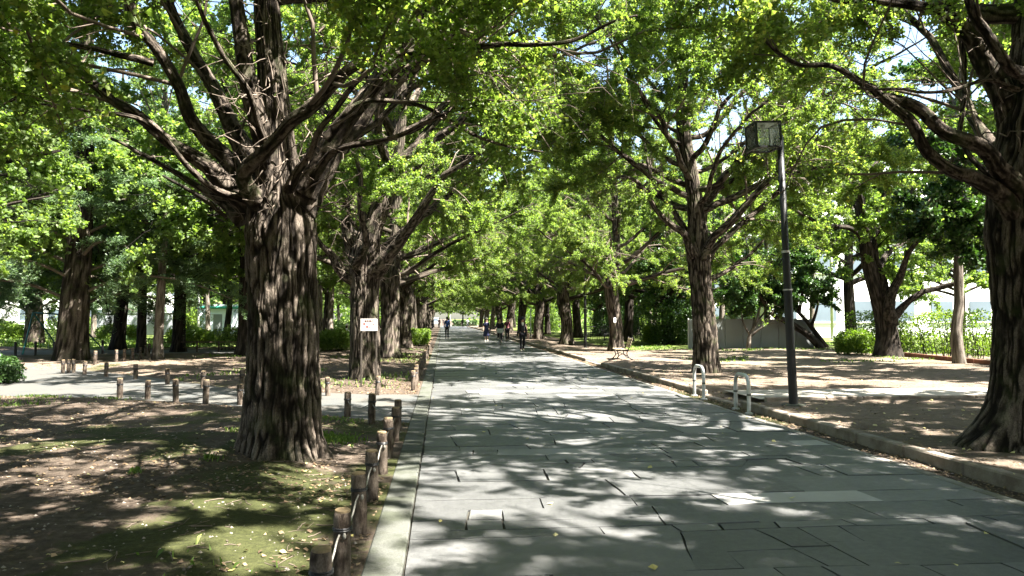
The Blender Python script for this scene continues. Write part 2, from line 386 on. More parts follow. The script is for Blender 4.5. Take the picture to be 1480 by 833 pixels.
gx=axis_pts(-8.,9.5,.09,(-1500,1500),1.07,(-.5,-.49,XR+.015,XR+.025,XK0+.025,XK0+.035,-.3)); gy=axis_pts(1.,26.,.09,(-300,2500),1.06)
GX,GY=np.meshgrid(gx,gy); xx,yy=GX.ravel(),GY.ravel(); zz=gh(xx,yy); nx=len(gx)
i=(np.arange(len(gy)-1)*nx)[:,None]; j=np.arange(nx-1)[None,:]
GF=np.stack([i+j,i+j+1,i+nx+j+1,i+nx+j],-1).reshape(-1,4)
Q=np.stack([xx,yy,0*xx],1); f1=fbm(Q*.45+1.7,31,3); f2=fbm(Q*1.7,37,3)
left=xx<-.4
moss=np.where(left,np.clip(.16+.7*f1+.4*f2,0,1)*sstep(45,30,yy),0); moss=np.where(left&(xx>-2.6+.5*f1)&(yy<13),np.clip(moss+.30,0,1),moss)
moss=np.where((xx>XR)&(xx<XK0+.03),np.clip(.25+.5*f1,0,1),moss)
sandy=np.where(xx>XK0,np.clip(.75+.35*f1,0,1),np.where((xx<-8)&(yy>21)&(yy<36),.75,0.08+.25*np.clip(f1,0,1)))
lawn=np.where(left,sstep(39,43,yy+2*f1)*sstep(-9,-13,xx),sstep(19,27,yy+2*f1+.25*xx)*sstep(6.5,9.5,xx+f1)*.30); lawn=np.where((xx>9)&(yy>34),np.clip(sstep(34,37,yy),0,1),lawn)
t=NT('ground_earth'); g=t.attr('gm'); sp=t.n('ShaderNodeSeparateColor'); t.l(g.outputs['Color'],sp.inputs[0])
v=t.coord(); nA=t.noise(v,1.1,6,.6); nB=t.noise(v,9,6,.65); nC=t.noise(v,70,4,.7); nD=t.noise(v,26,5,.7)
dirt=t.ramp(nB,[(.25,(.026,.019,.014)),(.5,(.070,.053,.040)),(.78,(.16,.13,.102))])
dirt=t.mix(t.math('MULTIPLY',t.ramp(nC,[(.45,(0,0,0)),(.7,(1,1,1))]),.5),dirt,(.04,.03,.024))
sand=t.ramp(t.mix(.5,nA,nB),[(.3,(.105,.082,.062)),(.7,(.225,.18,.138))]); sand=t.mix(t.math('MULTIPLY',t.ramp(nC,[(.5,(0,0,0)),(.75,(1,1,1))]),.45),sand,(.13,.1,.075))
mo=t.ramp(nD,[(.25,(.020,.024,.008)),(.55,(.042,.050,.014)),(.85,(.085,.09,.032))])
la=t.ramp(nD,[(.25,(.06,.085,.02)),(.75,(.13,.165,.045))])
c=t.mix(sp.outputs[1],dirt,sand)
mf=t.ramp(t.math('ADD',t.math('MULTIPLY',sp.outputs[0],.55),t.math('ADD',t.math('MULTIPLY',nB,.38),t.math('MULTIPLY',nD,.22))),[(.55,(0,0,0)),(.68,(1,1,1))]); c=t.mix(t.math('MULTIPLY',mf,.88),c,mo)
lf=t.ramp(t.math('ADD',t.math('MULTIPLY',sp.outputs[2],.75),t.math('MULTIPLY',nB,.3)),[(.35,(0,0,0)),(.7,(1,1,1))]); c=t.mix(lf,c,la)
hb=t.math('ADD',t.math('MULTIPLY',nB,.6),t.math('ADD',t.math('MULTIPLY',nC,.35),t.math('MULTIPLY',nD,.4)))
hb=t.math('ADD',hb,t.math('MULTIPLY',t.noise(v,3.2,5,.6),1.2)); t.principled(c,.95,.12,0.,t.bump(hb,1.,.05)); M['ground']=t.m
tag(mk('ground',np.stack([xx,yy,zz],1),[GF],M['ground'],None,True,{'gm':('POINT',np.stack([moss,sandy,lawn],1))}),kind='structure')
# ---- flagstones
rng=np.random.default_rng(12)
def clip(poly,n,c):
    out=[]; k=len(poly)
    for a in range(k):
        p,q=poly[a],poly[(a+1)%k]; dp=p@n-c; dq=q@n-c
        if dp>=0: out.append(p)
        if dp*dq<0: out.append(p+(q-p)*(dp/(dp-dq)))
    return out
slabs=[]
y=.2; ys=[]
while y<158: ys.append(y); y+=rng.choice([.16,.3,.42,.52,.65,.8,1.],p=[.10,.17,.21,.2,.16,.10,.06])*rng.uniform(.85,1.15)*(1 if y<60 else 1.4)
sl=rng.uniform(-.018,.018,len(ys)); sl[0]=0
for k in range(len(ys)-1):
    poly=[np.array([XL,ys[k]+sl[k]*(XL-2.3)]),np.array([XR,ys[k]+sl[k]*(XR-2.3)]),np.array([XR,ys[k+1]+sl[k+1]*(XR-2.3)]),np.array([XL,ys[k+1]+sl[k+1]*(XL-2.3)])]
    x=XL+rng.uniform(.3,2.0); cuts=[]
    while x<XR-.3: cuts.append((x,rng.uniform(-.10,.10) if rng.random()<.8 else rng.uniform(-.6,.6))); x+=rng.choice([.28,.55,.85,1.25,1.8],p=[.14,.25,.28,.22,.11])*rng.uniform(.85,1.2)
    rest=poly; ym=(ys[k]+ys[k+1])/2
    for (xc,s_) in cuts:
        n=np.array([-1.,s_]); n/=np.linalg.norm(n); c_=n@np.array([xc,ym]); a=clip(rest,n,c_); b=clip(rest,-n,-c_)
        if len(a)>=3: slabs.append(a)
        rest=b
        if len(rest)<3: break
    if len(rest)>=3: slabs.append(rest)
s2=[]
ptone=[]
for s in slabs:      # split some slabs again, crack a few
    n_before=len(s2); tp_=float(np.clip(rng.normal(.31,.13),0,.75)) if rng.random()>.06 else rng.uniform(.55,.75)
    A=np.array(s); ext=A.max(0)-A.min(0); r=rng.random()
    if ext[1]>.55 and r<.30:
        ym=A[:,1].min()+ext[1]*rng.uniform(.3,.7); n=unit(np.array([rng.uniform(-.06,.06),1.])); c_=n@np.array([A[:,0].mean(),ym])
        for q in (clip(s,n,c_),clip(s,-n,-c_)):
            if len(q)>=3: s2.append(q)
    elif ext[0]>.9 and r>.86:
        n=unit(np.array([1.,rng.uniform(-.7,.7)])); c_=n@A.mean(0)
        for q in (clip(s,n,c_),clip(s,-n,-c_)):
            if len(q)>=3: s2.append(q)
    else: s2.append(s)
    ptone+=[tp_]*(len(s2)-n_before)
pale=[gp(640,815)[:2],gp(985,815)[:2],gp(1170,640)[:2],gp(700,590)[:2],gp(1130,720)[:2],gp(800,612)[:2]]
V=[];Fn=[];Fq=[];tone=[];toneq=[];n0=0
for s,tp_ in zip(s2,ptone):
    A=np.array(s); c=A.mean(0); near=c[1]<26
    area=.5*abs(np.dot(A[:,0],np.roll(A[:,1],1))-np.dot(A[:,1],np.roll(A[:,0],1)))
    if area<.02: continue
    ip=[]; gapw=rng.uniform(.003,.007) if rng.random()<.85 else rng.uniform(.008,.014)
    ds=np.linalg.norm(A-c,axis=1).mean()
    ins=c+(A-c)*(1-gapw/np.maximum(.12,np.abs(A-c)).mean(1)[:,None])
    for a in range(len(ins)):
        p,q=ins[a],ins[(a+1)%len(ins)]; L=np.linalg.norm(q-p); m=max(1,int(L/(.11 if near else .8)))
        for b in range(m):
            pt=p+(q-p)*b/m; ip.append(pt)
    ip=np.array(ip)
    if near:
        q3=np.stack([ip[:,0]*5,ip[:,1]*5,0*ip[:,0]+hash(tuple(np.round(c,2)))%97],1); ip=ip+np.stack([noise3(q3,1),noise3(q3,2)],1)*.010
        q3=np.stack([ip[:,0]*1.3,ip[:,1]*1.3,0*ip[:,0]],1); ip=ip+np.stack([noise3(q3,3)*.022,noise3(q3,4)*.022],1)
    ip[:,0]=np.clip(ip[:,0],XL+.004,XR)
    k=len(ip); tilt=rng.normal(size=2)*.0025; z=rng.normal()*.0022+(ip-c)@tilt
    V.append(np.concatenate([np.column_stack([ip,z]),np.column_stack([ip,z*0-.035])])); Fn.append(list(range(n0,n0+k)))
    ar=np.arange(k); Fq.append(np.stack([n0+ar,n0+k+ar,n0+k+(ar+1)%k,n0+(ar+1)%k],1)[:, ::-1])
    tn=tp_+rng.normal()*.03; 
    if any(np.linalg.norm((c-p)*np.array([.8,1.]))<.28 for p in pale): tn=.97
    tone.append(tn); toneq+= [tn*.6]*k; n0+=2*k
me_attr={'tone':('FACE',np.array(tone+toneq))}
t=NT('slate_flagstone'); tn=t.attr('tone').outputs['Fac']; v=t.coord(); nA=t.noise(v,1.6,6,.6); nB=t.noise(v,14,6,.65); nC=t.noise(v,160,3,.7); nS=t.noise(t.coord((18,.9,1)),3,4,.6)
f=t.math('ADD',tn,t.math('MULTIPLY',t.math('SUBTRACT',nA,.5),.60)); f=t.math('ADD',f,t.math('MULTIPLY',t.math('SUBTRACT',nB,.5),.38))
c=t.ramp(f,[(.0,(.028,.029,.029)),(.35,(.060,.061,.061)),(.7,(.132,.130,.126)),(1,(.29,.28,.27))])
c=t.mix(t.math('MULTIPLY',t.ramp(nC,[(.45,(0,0,0)),(.65,(1,1,1))]),.30),c,(.22,.22,.205)); c=t.mix(t.math('MULTIPLY',t.ramp(nS,[(.55,(0,0,0)),(.75,(1,1,1))]),.12),c,(.2,.2,.19))
rg=t.ramp(nB,[(.3,(.42,)*3),(.7,(.62,)*3)])
t.principled(c,rg,.45,0.,t.bump(t.math('ADD',t.math('MULTIPLY',nB,.5),t.math('MULTIPLY',nC,.45)),.5,.010)); M['slab']=t.m
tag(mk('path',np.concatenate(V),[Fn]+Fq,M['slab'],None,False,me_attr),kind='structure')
M['joint']=simple('joint_dirt',(.035,.032,.024),.95,var=.4,scale=20)
b=MB(); b.box(((XL+XR)/2,79,-.075),(XR-XL+.02,158.4,.11)); tag(b.build('path_bed',M['joint']),kind='structure')
# ---- kerbs
def granite(name,a,b_,stain):
    t=NT(name); v=t.coord(); n=t.noise(v,120,3,.8); n2=t.noise(v,3,5,.6)
    c=t.ramp(n,[(.3,a),(.7,b_)]); c=t.mix(t.ramp(n2,[(.42,(0,0,0)),(.62,(.75,)*3)]),c,stain); t.principled(c,.85,.25,0.,t.bump(t.noise(v,40,4),.5,.01)); return t.m
M['kerbL']=granite('kerb_granite',(.04,.043,.036),(.105,.106,.094),(.035,.04,.024)); M['kerbR']=granite('kerb_weathered',(.16,.135,.11),(.30,.26,.215),(.10,.075,.055))
M['edge']=granite('edging_stone',(.12,.12,.105),(.26,.25,.225),(.11,.10,.08))
b=MB(); y=.4
while y<156:
    L=rng.uniform(1.1,1.5) if y<50 else 4; b.box(((-.50+XL-.012)/2,y+L/2,-.095+rng.normal()*.003),(-.012+XL+.50,L-.012,.22),bev=.012,rz=rng.normal()*.002); y+=L
tag(b.build('kerb_left',M['kerbL']),kind='structure')
b=MB(); y=.4
while y<156:
    L=min(rng.uniform(.9,1.1) if y<60 else 4,9); ym=y+L/2
    low=(GAP1[0]<ym<GAP1[1]) or (GAP2[0]<ym<GAP2[1])
    b.box(((XK0+XK1)/2+rng.normal()*.006,ym,-.10+rng.normal()*.004-(.09 if low else 0)),(XK1-XK0,L-.015,.45-.01),bev=.018,rz=rng.normal()*.006); y+=L
tag(b.build('kerb_right',M['kerbR']),kind='structure')
b=MB(); y=.4
while y<120:
    L=rng.uniform(.5,.9) if y<40 else 4; b.box((XR+.07,y+L/2,-.06+rng.normal()*.003),(.115,L-.02,.13),bev=.01,rz=rng.normal()*.01); y+=L
tag(b.build('gutter_edging',M['edge']),kind='structure')
# ---- side paths
def ruled(name,xs,ya,yb,z,m,nv=14):
    X=np.repeat(xs[:,None],nv,1); tt=np.linspace(0,1,nv)[None,:]; Y=ya[:,None]*(1-tt)+yb[:,None]*tt; k=len(xs)
    i=(np.arange(k-1)*nv)[:,None]; j=np.arange(nv-1)[None,:]; F_=np.stack([i+j,i+nv+j,i+nv+j+1,i+j+1],-1).reshape(-1,4)
    V=np.stack([X,Y,0*X+z],-1).reshape(-1,3); V[:,2]+=.006*fbm(V*.8,5,2)
    o=mk(name,V,[F_],m,None,True); return tag(o,kind='structure')
t=NT('asphalt'); v=t.coord(); n=t.noise(v,150,3,.8); n2=t.noise(v,1.3,6,.65); c=t.ramp(n,[(.3,(.035,.038,.037)),(.7,(.085,.088,.085))]); c=t.mix(t.ramp(n2,[(.4,(0,0,0)),(.65,(.8,)*3)]),c,(.088,.078,.064)); t.principled(c,.85,.3,0.,t.bump(n,.5,.006)); M['asphalt']=t.m
xs=-.5-np.linspace(0,1,70)**1.6*39.5
ruled('side_path_left',xs,np.interp(xs,NX,NYn),np.interp(xs,FX,FYf),.02,M['asphalt'])
xs=np.linspace(-7.2,-120,60); ruled('park_road_far',xs,0*xs+34.5,0*xs+39.5,.03,M['asphalt'])
M['pale']=simple('pale_paving',(.27,.25,.215),.85,var=.25,scale=4,bump=.3)
xs=np.linspace(XK1+.35,45,60); ruled('side_path_right',xs,0*xs+13.55,0*xs+15.35,.115,M['pale'])
# ---- far crossing road
xs=np.linspace(-200,200,10); ruled('cross_road',xs,0*xs+158.5,0*xs+176,.01,M['asphalt'],4)
# ---- low stone edge at the side path on the right
b=MB(); x=XK1+.4
while x<10.2:
    L=rng.uniform(.5,.9); b.box((x+L/2,13.47+.02*math.sin(x),.10),(L-.02,.10,.12),bev=.015,rz=rng.normal()*.02); x+=L
tag(b.build('path_edging',M['kerbR']),kind='structure')
# ---- loose stuff on the ground
M['litter']=leafmat('dry_leaf',[(0,(.06,.04,.025)),(.5,(.14,.095,.055)),(1,(.27,.20,.12))],.15,(1.2,1.1,.8),.7)
M['yellow']=leafmat('fallen_yellow_leaf',[(0,(.42,.36,.12)),(1,(.62,.56,.28))],.2,(1.1,1.1,.7),.6)
def scatter(name,n,fx,fy,size,m,seed,zoff=.012,label=None,zfix=None,dens=None):
    g=np.random.default_rng(seed); x=fx(g,n); y=fy(g,n)
    if dens is not None: k=dens(x,y,g); x,y=x[k],y[k]
    z=(gh(x,y) if zfix is None else 0*x+zfix)+zoff
    V,F_,r=leaf_mesh(np.stack([x,y,z],1),g,size,upb=4.,width=.5,petiole=0.,droopd=0.); V=V.reshape(-1,4,3); V[:,2,2]+=g.uniform(-.002,.012,len(x)); V[:,1,2]+=g.uniform(-.002,.01,len(x)); lo=np.minimum(V[:,:,2].min(1)-z+zoff*.6,0); V[:,:,2]-=lo[:,None]
    return tag(mk(name,V.reshape(-1,3),[F_],m,None,False,{'rnd':('FACE',np.clip(r,0,1))}),kind='stuff')
dl=lambda x,y,g:(side_in(x,y)<-.05)&(fbm(np.stack([x*.5,y*.5,0*x],1),44,2)+g.normal(size=len(x))*.25>-.15)
scatter('leaf_litter',42000,lambda g,n:-.55-g.random(n)**1.3*13,lambda g,n:2.5+g.random(n)**1.4*30,.038,M['litter'],3,.006,dens=dl)
scatter('leaf_litter',5000,lambda g,n:5.55+g.random(n)**1.5*12,lambda g,n:5+g.random(n)**1.3*30,.04,M['litter'],4,.006)
scatter('leaf_litter',2600,lambda g,n:5.0+g.random(n)**.6*.36,lambda g,n:5+g.random(n)*40,.035,M['litter'],5,.008)
scatter('fallen_leaves',330,lambda g,n:-.6-g.random(n)*9,lambda g,n:3+g.random(n)**1.3*18,.045,M['yellow'],6,.012)
scatter('fallen_leaves',45,lambda g,n:-.2+g.random(n)*5.1,lambda g,n:3+g.random(n)**1.5*30,.055,M['yellow'],7,.006,zfix=.004)
scatter('fallen_leaves',200,lambda g,n:5.+g.random(n)*5,lambda g,n:5+g.random(n)**1.5*20,.06,M['yellow'],8,.012)
def scatter_bits(name,n,fx,fy,seed,m,kind_):
    g=np.random.default_rng(seed); x=fx(g,n); y=fy(g,n); k=side_in(x,y)<-.05; x,y=x[k],y[k]; n=len(x); z=gh(x,y)
    if kind_=='twig':
        az=g.uniform(0,2*PI,n); L=g.uniform(.04,.22,n); s=np.linspace(-.5,.5,4); d=np.stack([np.cos(az),np.sin(az),0*az],1)
        P=np.stack([x,y,z+.006],1)[:,None,:]+d[:,None,:]*(L[:,None]*s[None,:])[:,:,None]+g.normal(size=(n,4,3))*np.array([.006,.006,.002]); P[:,:,2]=gh(P[:,:,0].ravel(),P[:,:,1].ravel()).reshape(n,4)+.005
        V,Fs=batch(P,g.uniform(.0015,.004,n)[:,None]*np.ones((1,4)),4)
    else:
        r=g.uniform(.004,.016,n)*g.uniform(.5,1.3,n); O=np.array([[1,0,0],[0,1,0],[-1,0,0],[0,-1,0],[0,0,.75]],float); V=np.stack([x,y,z-.001],1)[:,None,:]+O[None]*r[:,None,None]*g.uniform(.6,1.2,(n,5,1)); V=V.reshape(-1,3); q=(np.arange(n)*5)[:,None,None]; Fs=[(q+np.array([[0,1,4],[1,2,4],[2,3,4],[3,0,4]])[None]).reshape(-1,3)]
    return tag(mk(name,V,Fs,m),kind='stuff')
M['pebble']=simple('pebble',(.19,.165,.14),.85,var=.5,scale=3.)
scatter_bits('twig_litter',1800,lambda g,n:-.6-g.random(n)*8,lambda g,n:2.6+g.random(n)**1.4*16,51,M['twig'],'twig')
scatter_bits('twig_litter',700,lambda g,n:5.6+g.random(n)*8,lambda g,n:5+g.random(n)**1.3*18,52,M['twig'],'twig')
scatter_bits('pebbles',6000,lambda g,n:-.55-g.random(n)*8,lambda g,n:2.6+g.random(n)**1.5*14,53,M['pebble'],'p')
scatter_bits('pebbles',6500,lambda g,n:5.0+g.random(n)**1.5*8,lambda g,n:5+g.random(n)**1.3*18,54,M['pebble'],'p')
# grass blades: short, patches on the left and the lit lawns
M['grass']=leafmat('grass_blade',[(0,(.05,.09,.015)),(.6,(.10,.16,.03)),(1,(.2,.24,.07))],.4,(1.5,1.7,.5),.5)
def grass(name,x,y,h,seed,w=.006):
    g=np.random.default_rng(seed); n=len(x); z=gh(x,y)-.01; hh=h*g.uniform(.4,1.2,n); a=g.uniform(0,2*PI,n); d=np.stack([np.cos(a),np.sin(a),0*a],1); s=np.stack([-np.sin(a),np.cos(a),0*a],1)*(w*(1+.4*hh/.1))[:,None]
    p=np.stack([x,y,z],1); le=g.uniform(.15,.8,n)[:,None]; up=np.array([0,0,1.])
    V=np.stack([p-s,p+s,p+d*le*hh[:,None]*.35+up*hh[:,None]*.7+s*.7,p+d*le*hh[:,None]+up*hh[:,None]*(1.05-.4*le)],1).reshape(-1,3); V[2::4]+=0
    F1=np.arange(n*4).reshape(n,4); return tag(mk(name,V,[F1[:,[0,1,2]],F1[:,[0,2,3]]],M['grass'],None,False,{'rnd':('FACE',np.tile(np.clip(g.normal(.5,.25,n),0,1),2))}),kind='stuff')
g=np.random.default_rng(77)
def clus(c,n,r): return c[0]+g.normal(size=n)*r,c[1]+g.normal(size=n)*r
X_,Y_=[],[]
for (px,py,n,r) in ((180,572,420,.28),(60,578,200,.25),(352,640,90,.08),(475,640,380,.22),(470,610,160,.3),(302,676,60,.05),(195,692,30,.04),(250,812,9,.15),(330,822,7,.12),(485,640,200,.1),(20,590,200,.3)):
    a_,b_=clus(gp(px,py,.06),n,r); X_.append(a_);Y_.append(b_)
grass('grass',np.concatenate(X_),np.concatenate(Y_),.075,1)
n=9000; a_=-.6-g.random(n)*9; b_=17+g.random(n)*26; k=(side_in(a_,b_)<-.1)&(fbm(np.stack([a_*.4,b_*.4,0*a_],1),71,2)>.05); grass('grass',a_[k],b_[k],.10,2,.012)
n=26000; a_=-13-g.random(n)*40; b_=41+g.random(n)*22; grass('grass',a_,b_,.14,3,.03)
n=14000; a_=9+g.random(n)*14; b_=24+g.random(n)*20; k=(fbm(np.stack([a_*.3,b_*.3,0*a_],1),73,2)+.05*(b_-36)>.1); grass('grass',a_[k],b_[k],.08,4,.02)
EXPO=3.25
# ------------------------------------------------------------------ trees
def onpx(Y0): return lambda lst:(np.array([at(p[0],p[1],Y0+p[2]) for p in lst]),[p[3]*(Y0+p[2])/F*(.92 if k==0 else .78) for k,p in enumerate(lst)])
def near_lamp(P):
    A=np.array([0,0,EYE]); Bp=np.array([5.65,13.,4.75]); d=(Bp-A)/np.linalg.norm(Bp-A); t_=np.clip((P-A)@d,0,np.linalg.norm(Bp-A)); return np.linalg.norm(P-(A+t_[:,None]*d),axis=1)<.10+.042*t_
def low_keep(axis,r,zlim,zmin=2.4):
    ax=np.asarray(axis)
    def k(P): return ~((np.hypot(P[:,0]-ax[0],P[:,1]-ax[1])<r)&(P[:,2]<zlim))&(P[:,2]>zmin)&~((P[:,0]>-.4)&(P[:,0]<5.4)&(P[:,2]<2.9)&(P[:,1]<40))&(np.linalg.norm(P-np.array([0,0,1.6]),axis=1)>2.6)&~((np.hypot(P[:,0]-5.75,P[:,1]-13.)<1.1)&(P[:,2]<5.6))&~near_lamp(P)
    return k
def up_limbs(seed,T,z0,z1,n,ln,r0,inc=(25,65)):
    rng=np.random.default_rng(seed); ls=gen_limbs(rng,z0,z1,n,ln,r0,inc); A=spline(T[0],80)
    for p,_ in ls:
        z=p[0,2]; p[:,0]+=np.interp(z,A[:,2],A[:,0]); p[:,1]+=np.interp(z,A[:,2],A[:,1])
    return ls
def stubs(rng,c,n,r,zr,ln):
    th=rng.uniform(0,2*PI,n); p=np.stack([c[0]+r*np.cos(th)*rng.uniform(.7,1.15,n),c[1]+r*np.sin(th)*rng.uniform(.7,1.15,n),rng.uniform(zr[0],zr[1],n)],1)
    d=unit(np.stack([np.cos(th),np.sin(th),rng.normal(.25,.6,n)],1)+rng.normal(size=(n,3))*.5); L=rng.uniform(ln[0],ln[1],n); s=np.linspace(0,1,5)
    P=p[:,None,:]+d[:,None,:]*(L[:,None]*s[None,:])[:,:,None]+rng.normal(size=(n,5,3))*.05*L[:,None,None]; P[:,0]=p
    return P,rng.uniform(.004,.011,n)[:,None]*np.linspace(1,.35,5)[None,:]
# --- near left ginkgo
b1=gp(405,657,.09); Y1=b1[1]; q=onpx(Y1)
T1=(np.array([at(409,690,Y1),at(409,640,Y1),at(409,560,Y1),at(409,470,Y1),at(407,390,Y1),at(406,340,Y1),at(404,295,Y1),at(402,240,Y1),at(394,120,Y1+.1),at(385,-20,Y1+.2),at(382,-330,Y1+.3),at(380,-800,Y1+.2),at(385,-1250,Y1)]),[x*Y1/F for x in (53,51,48.5,46.5,46,48,42,27,20,17,14,9,3)])
L1=[q(l) for l in (
 [(390,325,.1,28),(345,277,-.05,21),(300,237,-.1,13.5),(240,200,-.15,10),(170,150,-.1,8.5),(110,105,.05,7.5),(50,62,.2,6.3),(-20,62,.5,6),(-140,20,.7,4),(-300,-40,1,2)],
 [(380,295,.3,22),(330,237,.25,15.5),(298,195,.2,12.5),(255,125,.15,10),(222,70,.1,9),(190,15,0,9),(180,-60,-.1,9),(150,-180,-.3,6),(90,-330,-.6,3)],
 [(385,270,.6,22),(340,190,.8,15),(300,110,1.0,11.5),(262,50,1.1,9),(240,-10,1.2,8),(200,-160,1.6,4)],
 [(395,260,-.1,22),(372,170,-.2,16),(352,70,-.3,14),(338,-30,-.3,12),(330,-200,-.4,8),(300,-400,-.6,3)],
 [(392,315,.0,20),(352,258,-.45,14),(390,212,-.8,11.5),(440,160,-1.0,12),(500,103,-1.2,9.5),(560,85,-1.3,7.5),(640,72,-1.5,6.5),(725,62,-1.7,5),(820,55,-2,3.5),(920,20,-2.2,2)],
 [(425,300,0,34),(462,250,.1,26),(505,175,.2,22),(575,110,.35,18),(650,45,.5,15),(720,-20,.6,12),(820,-110,.8,8),(950,-190,1,4)],
 [(430,280,.5,28),(490,195,.8,19),(545,115,1.1,15),(600,35,1.3,12),(660,-60,1.6,9),(740,-200,2,4)],
 [(440,280,-.1,20),(480,205,-.2,15),(515,160,-.3,13),(570,100,-.5,10),(620,60,-.7,7),(700,20,-.9,5),(800,-10,-1.2,3)],
 [(350,315,.3,16),(322,292,.4,9),(285,272,.5,5.5),(225,235,.6,4),(158,200,.8,2.5)],
 [(470,200,-.5,9),(520,152,-.6,5),(575,148,-.6,4),(640,172,-.7,3.4),(700,205,-.8,2.8),(790,218,-.9,1.5)],
 [(410,285,-.2,9),(450,222,-.55,6),(520,120,-1.,4.5),(600,-20,-1.6,2.5)],
 [(430,275,-.1,9),(500,215,-.5,5.5),(600,188,-.9,4),(710,140,-1.4,2.2)],
 [(362,292,-.1,8),(300,265,-.5,5.5),(200,172,-1.,4),(60,150,-1.6,2.2)],
 [(388,245,-.2,8),(365,140,-.7,5.5),(290,20,-1.2,4),(260,-100,-1.6,2.2)],
 [(440,262,.3,9),(530,190,.7,6),(640,100,1.2,4.5),(760,40,1.8,2.5)],
 [(222,92,.1,6),(160,75,0,5),(80,62,-.2,4),(0,70,-.4,3)],
 [(110,100,.05,5),(60,118,-.1,3.5),(10,150,-.2,2.2),(-60,190,-.3,1.2)],
)]
rng=np.random.default_rng(3)
up=up_limbs(41,T1,5.6,13.5,20,6.6,.12)
xs=stubs(rng,b1,240,.42,(2.7,5.0),(.2,.85))
hero1=make_tree('ginkgo_tree',T1,L1+up,7,limb_parts=True,tr_n=520,tr_k=460,amp=.05,bfr=21,bfz=2.9,flare=root_flare(7,.38,.6,.20,.24),lsize=.047,dens=280,keep=low_keep(b1,2.3,5.6),extra=xs,sec=.32)
tag(hero1,'huge ginkgo with deeply furrowed trunk, nearest on the left of the stone path','tree','ginkgo trees lining the path')
# --- near right ginkgo
b2=gp(1490,645,.11); Y2=b2[1]; q=onpx(Y2)
T2=(np.array([at(1492,690,Y2),at(1492,640,Y2),at(1494,560,Y2),at(1494,450,Y2),at(1490,340,Y2),at(1492,260,Y2),at(1500,150,Y2),at(1505,0,Y2+.1),at(1510,-400,Y2+.1),at(1500,-1000,Y2)]),[x*Y2/F for x in (66,62,56,54,60,58,46,36,22,5)])
L2=[q(l) for l in (
 [(1492,352,.05,22),(1470,322,-.12,20),(1440,282,-.3,17),(1400,257,-.35,14),(1365,240,-.4,12),(1332,207,-.45,11.5),(1312,170,-.5,10),(1275,146,-.5,8),(1252,125,-.5,6.5),(1205,99,-.6,5),(1150,96,-.7,4),(1090,40,-.9,2.5)],
 [(1492,300,.05,20),(1466,264,-.3,18),(1438,236,-.5,15),(1405,207,-.55,14.5),(1365,188,-.55,13),(1325,158,-.52,12),(1285,146,-.5,10),(1262,138,-.5,6)],
 [(1485,220,.1,30),(1455,160,.1,24),(1428,90,.1,21),(1400,45,.1,18),(1350,12,0,11),(1290,0,-.1,8),(1200,-5,-.3,5),(1080,-50,-.6,3)],
 [(1488,110,-.5,13),(1455,98,-.7,11),(1425,50,-.8,10),(1402,-5,-.9,9),(1370,-90,-1,6),(1330,-200,-1.3,3)],
 [(1470,130,-.4,6),(1430,120,-.6,4),(1390,126,-.7,3.5),(1350,133,-.8,3),(1240,132,-1,2)],
 [(1440,265,-.3,5),(1390,200,0,4.5),(1395,120,.2,4.5),(1385,40,.3,4),(1378,-60,.3,3)],
 [(1500,300,.5,30),(1560,200,.9,22),(1640,100,1.3,16),(1740,0,1.8,10),(1850,-80,2,4)],
 [(1470,250,.5,16),(1420,190,1.2,11),(1380,120,1.9,8),(1330,40,2.6,6),(1260,-30,3.2,3)],
)]
hero2=make_tree('ginkgo_tree',T2,L2+up_limbs(43,T2,5.4,13.5,20,6.6,.12),9,limb_parts=True,tr_n=460,tr_k=400,amp=.046,bfr=20,bfz=2.8,flare=root_flare(5,.85,3.4,.30,.36),lsize=.047,dens=280,keep=low_keep(b2,2.1,5.0),extra=stubs(rng,b2,90,.45,(3.,5.2),(.2,.7)),sec=.32)
tag(hero2,'large ginkgo with swollen root foot at the right edge of the photo','tree','ginkgo trees lining the path')
# --- second left ginkgo
b3=gp(526,549,.07); Y3=b3[1]; q=onpx(Y3)
T3=(np.array([at(527,562,Y3),at(527,545,Y3),at(527,480,Y3),at(527,420,Y3),at(528,385,Y3),at(534,340,Y3),at(550,290,Y3),at(568,240,Y3),at(580,120,Y3),at(590,-100,Y3)]),[x*Y3/F for x in (24,22,20.5,20,23,17,16,13,9,2)])
L3=[q(l) for l in (
 [(512,405,-.1,10),(497,398,-.2,7.5),(486,384,-.3,7),(477,366,-.4,6),(462,350,-.6,4),(440,320,-1,2)],
 [(520,390,.2,13),(507,357,.2,10),(502,325,.1,9),(499,285,0,7),(490,220,-.3,4),(470,140,-.8,2)],
 [(540,395,-.2,15),(566,363,-.5,11.5),(587,335,-.8,9.5),(612,300,-1.2,7),(650,250,-1.6,5),(720,205,-2.2,3)],
 [(538,375,.3,12),(570,348,.9,8),(605,318,1.4,6.5),(650,280,2,5),(720,240,2.8,3)],
 [(512,385,-.4,9),(530,350,-1.0,6.5),(523,310,-1.4,5.5),(518,240,-1.8,4),(500,160,-2.2,2)],
 [(560,260,0,9),(600,210,.3,7),(660,150,.6,5),(760,90,1,2)],
)]
hero3=make_tree('ginkgo_tree',T3,L3+up_limbs(47,T3,5.0,13.,20,6.8,.12),15,limb_parts=True,tr_n=240,tr_k=260,amp=.04,bfr=17,bfz=2.5,flare=root_flare(6,.22,1.,.25),lsize=.050,dens=400,keep=low_keep(b3,2.,4.6),extra=stubs(rng,b3,160,.42,(2.6,4.8),(.3,1.0)))
tag(hero3,'ginkgo with many ascending limbs, right behind the white notice board','tree','ginkgo trees lining the path')
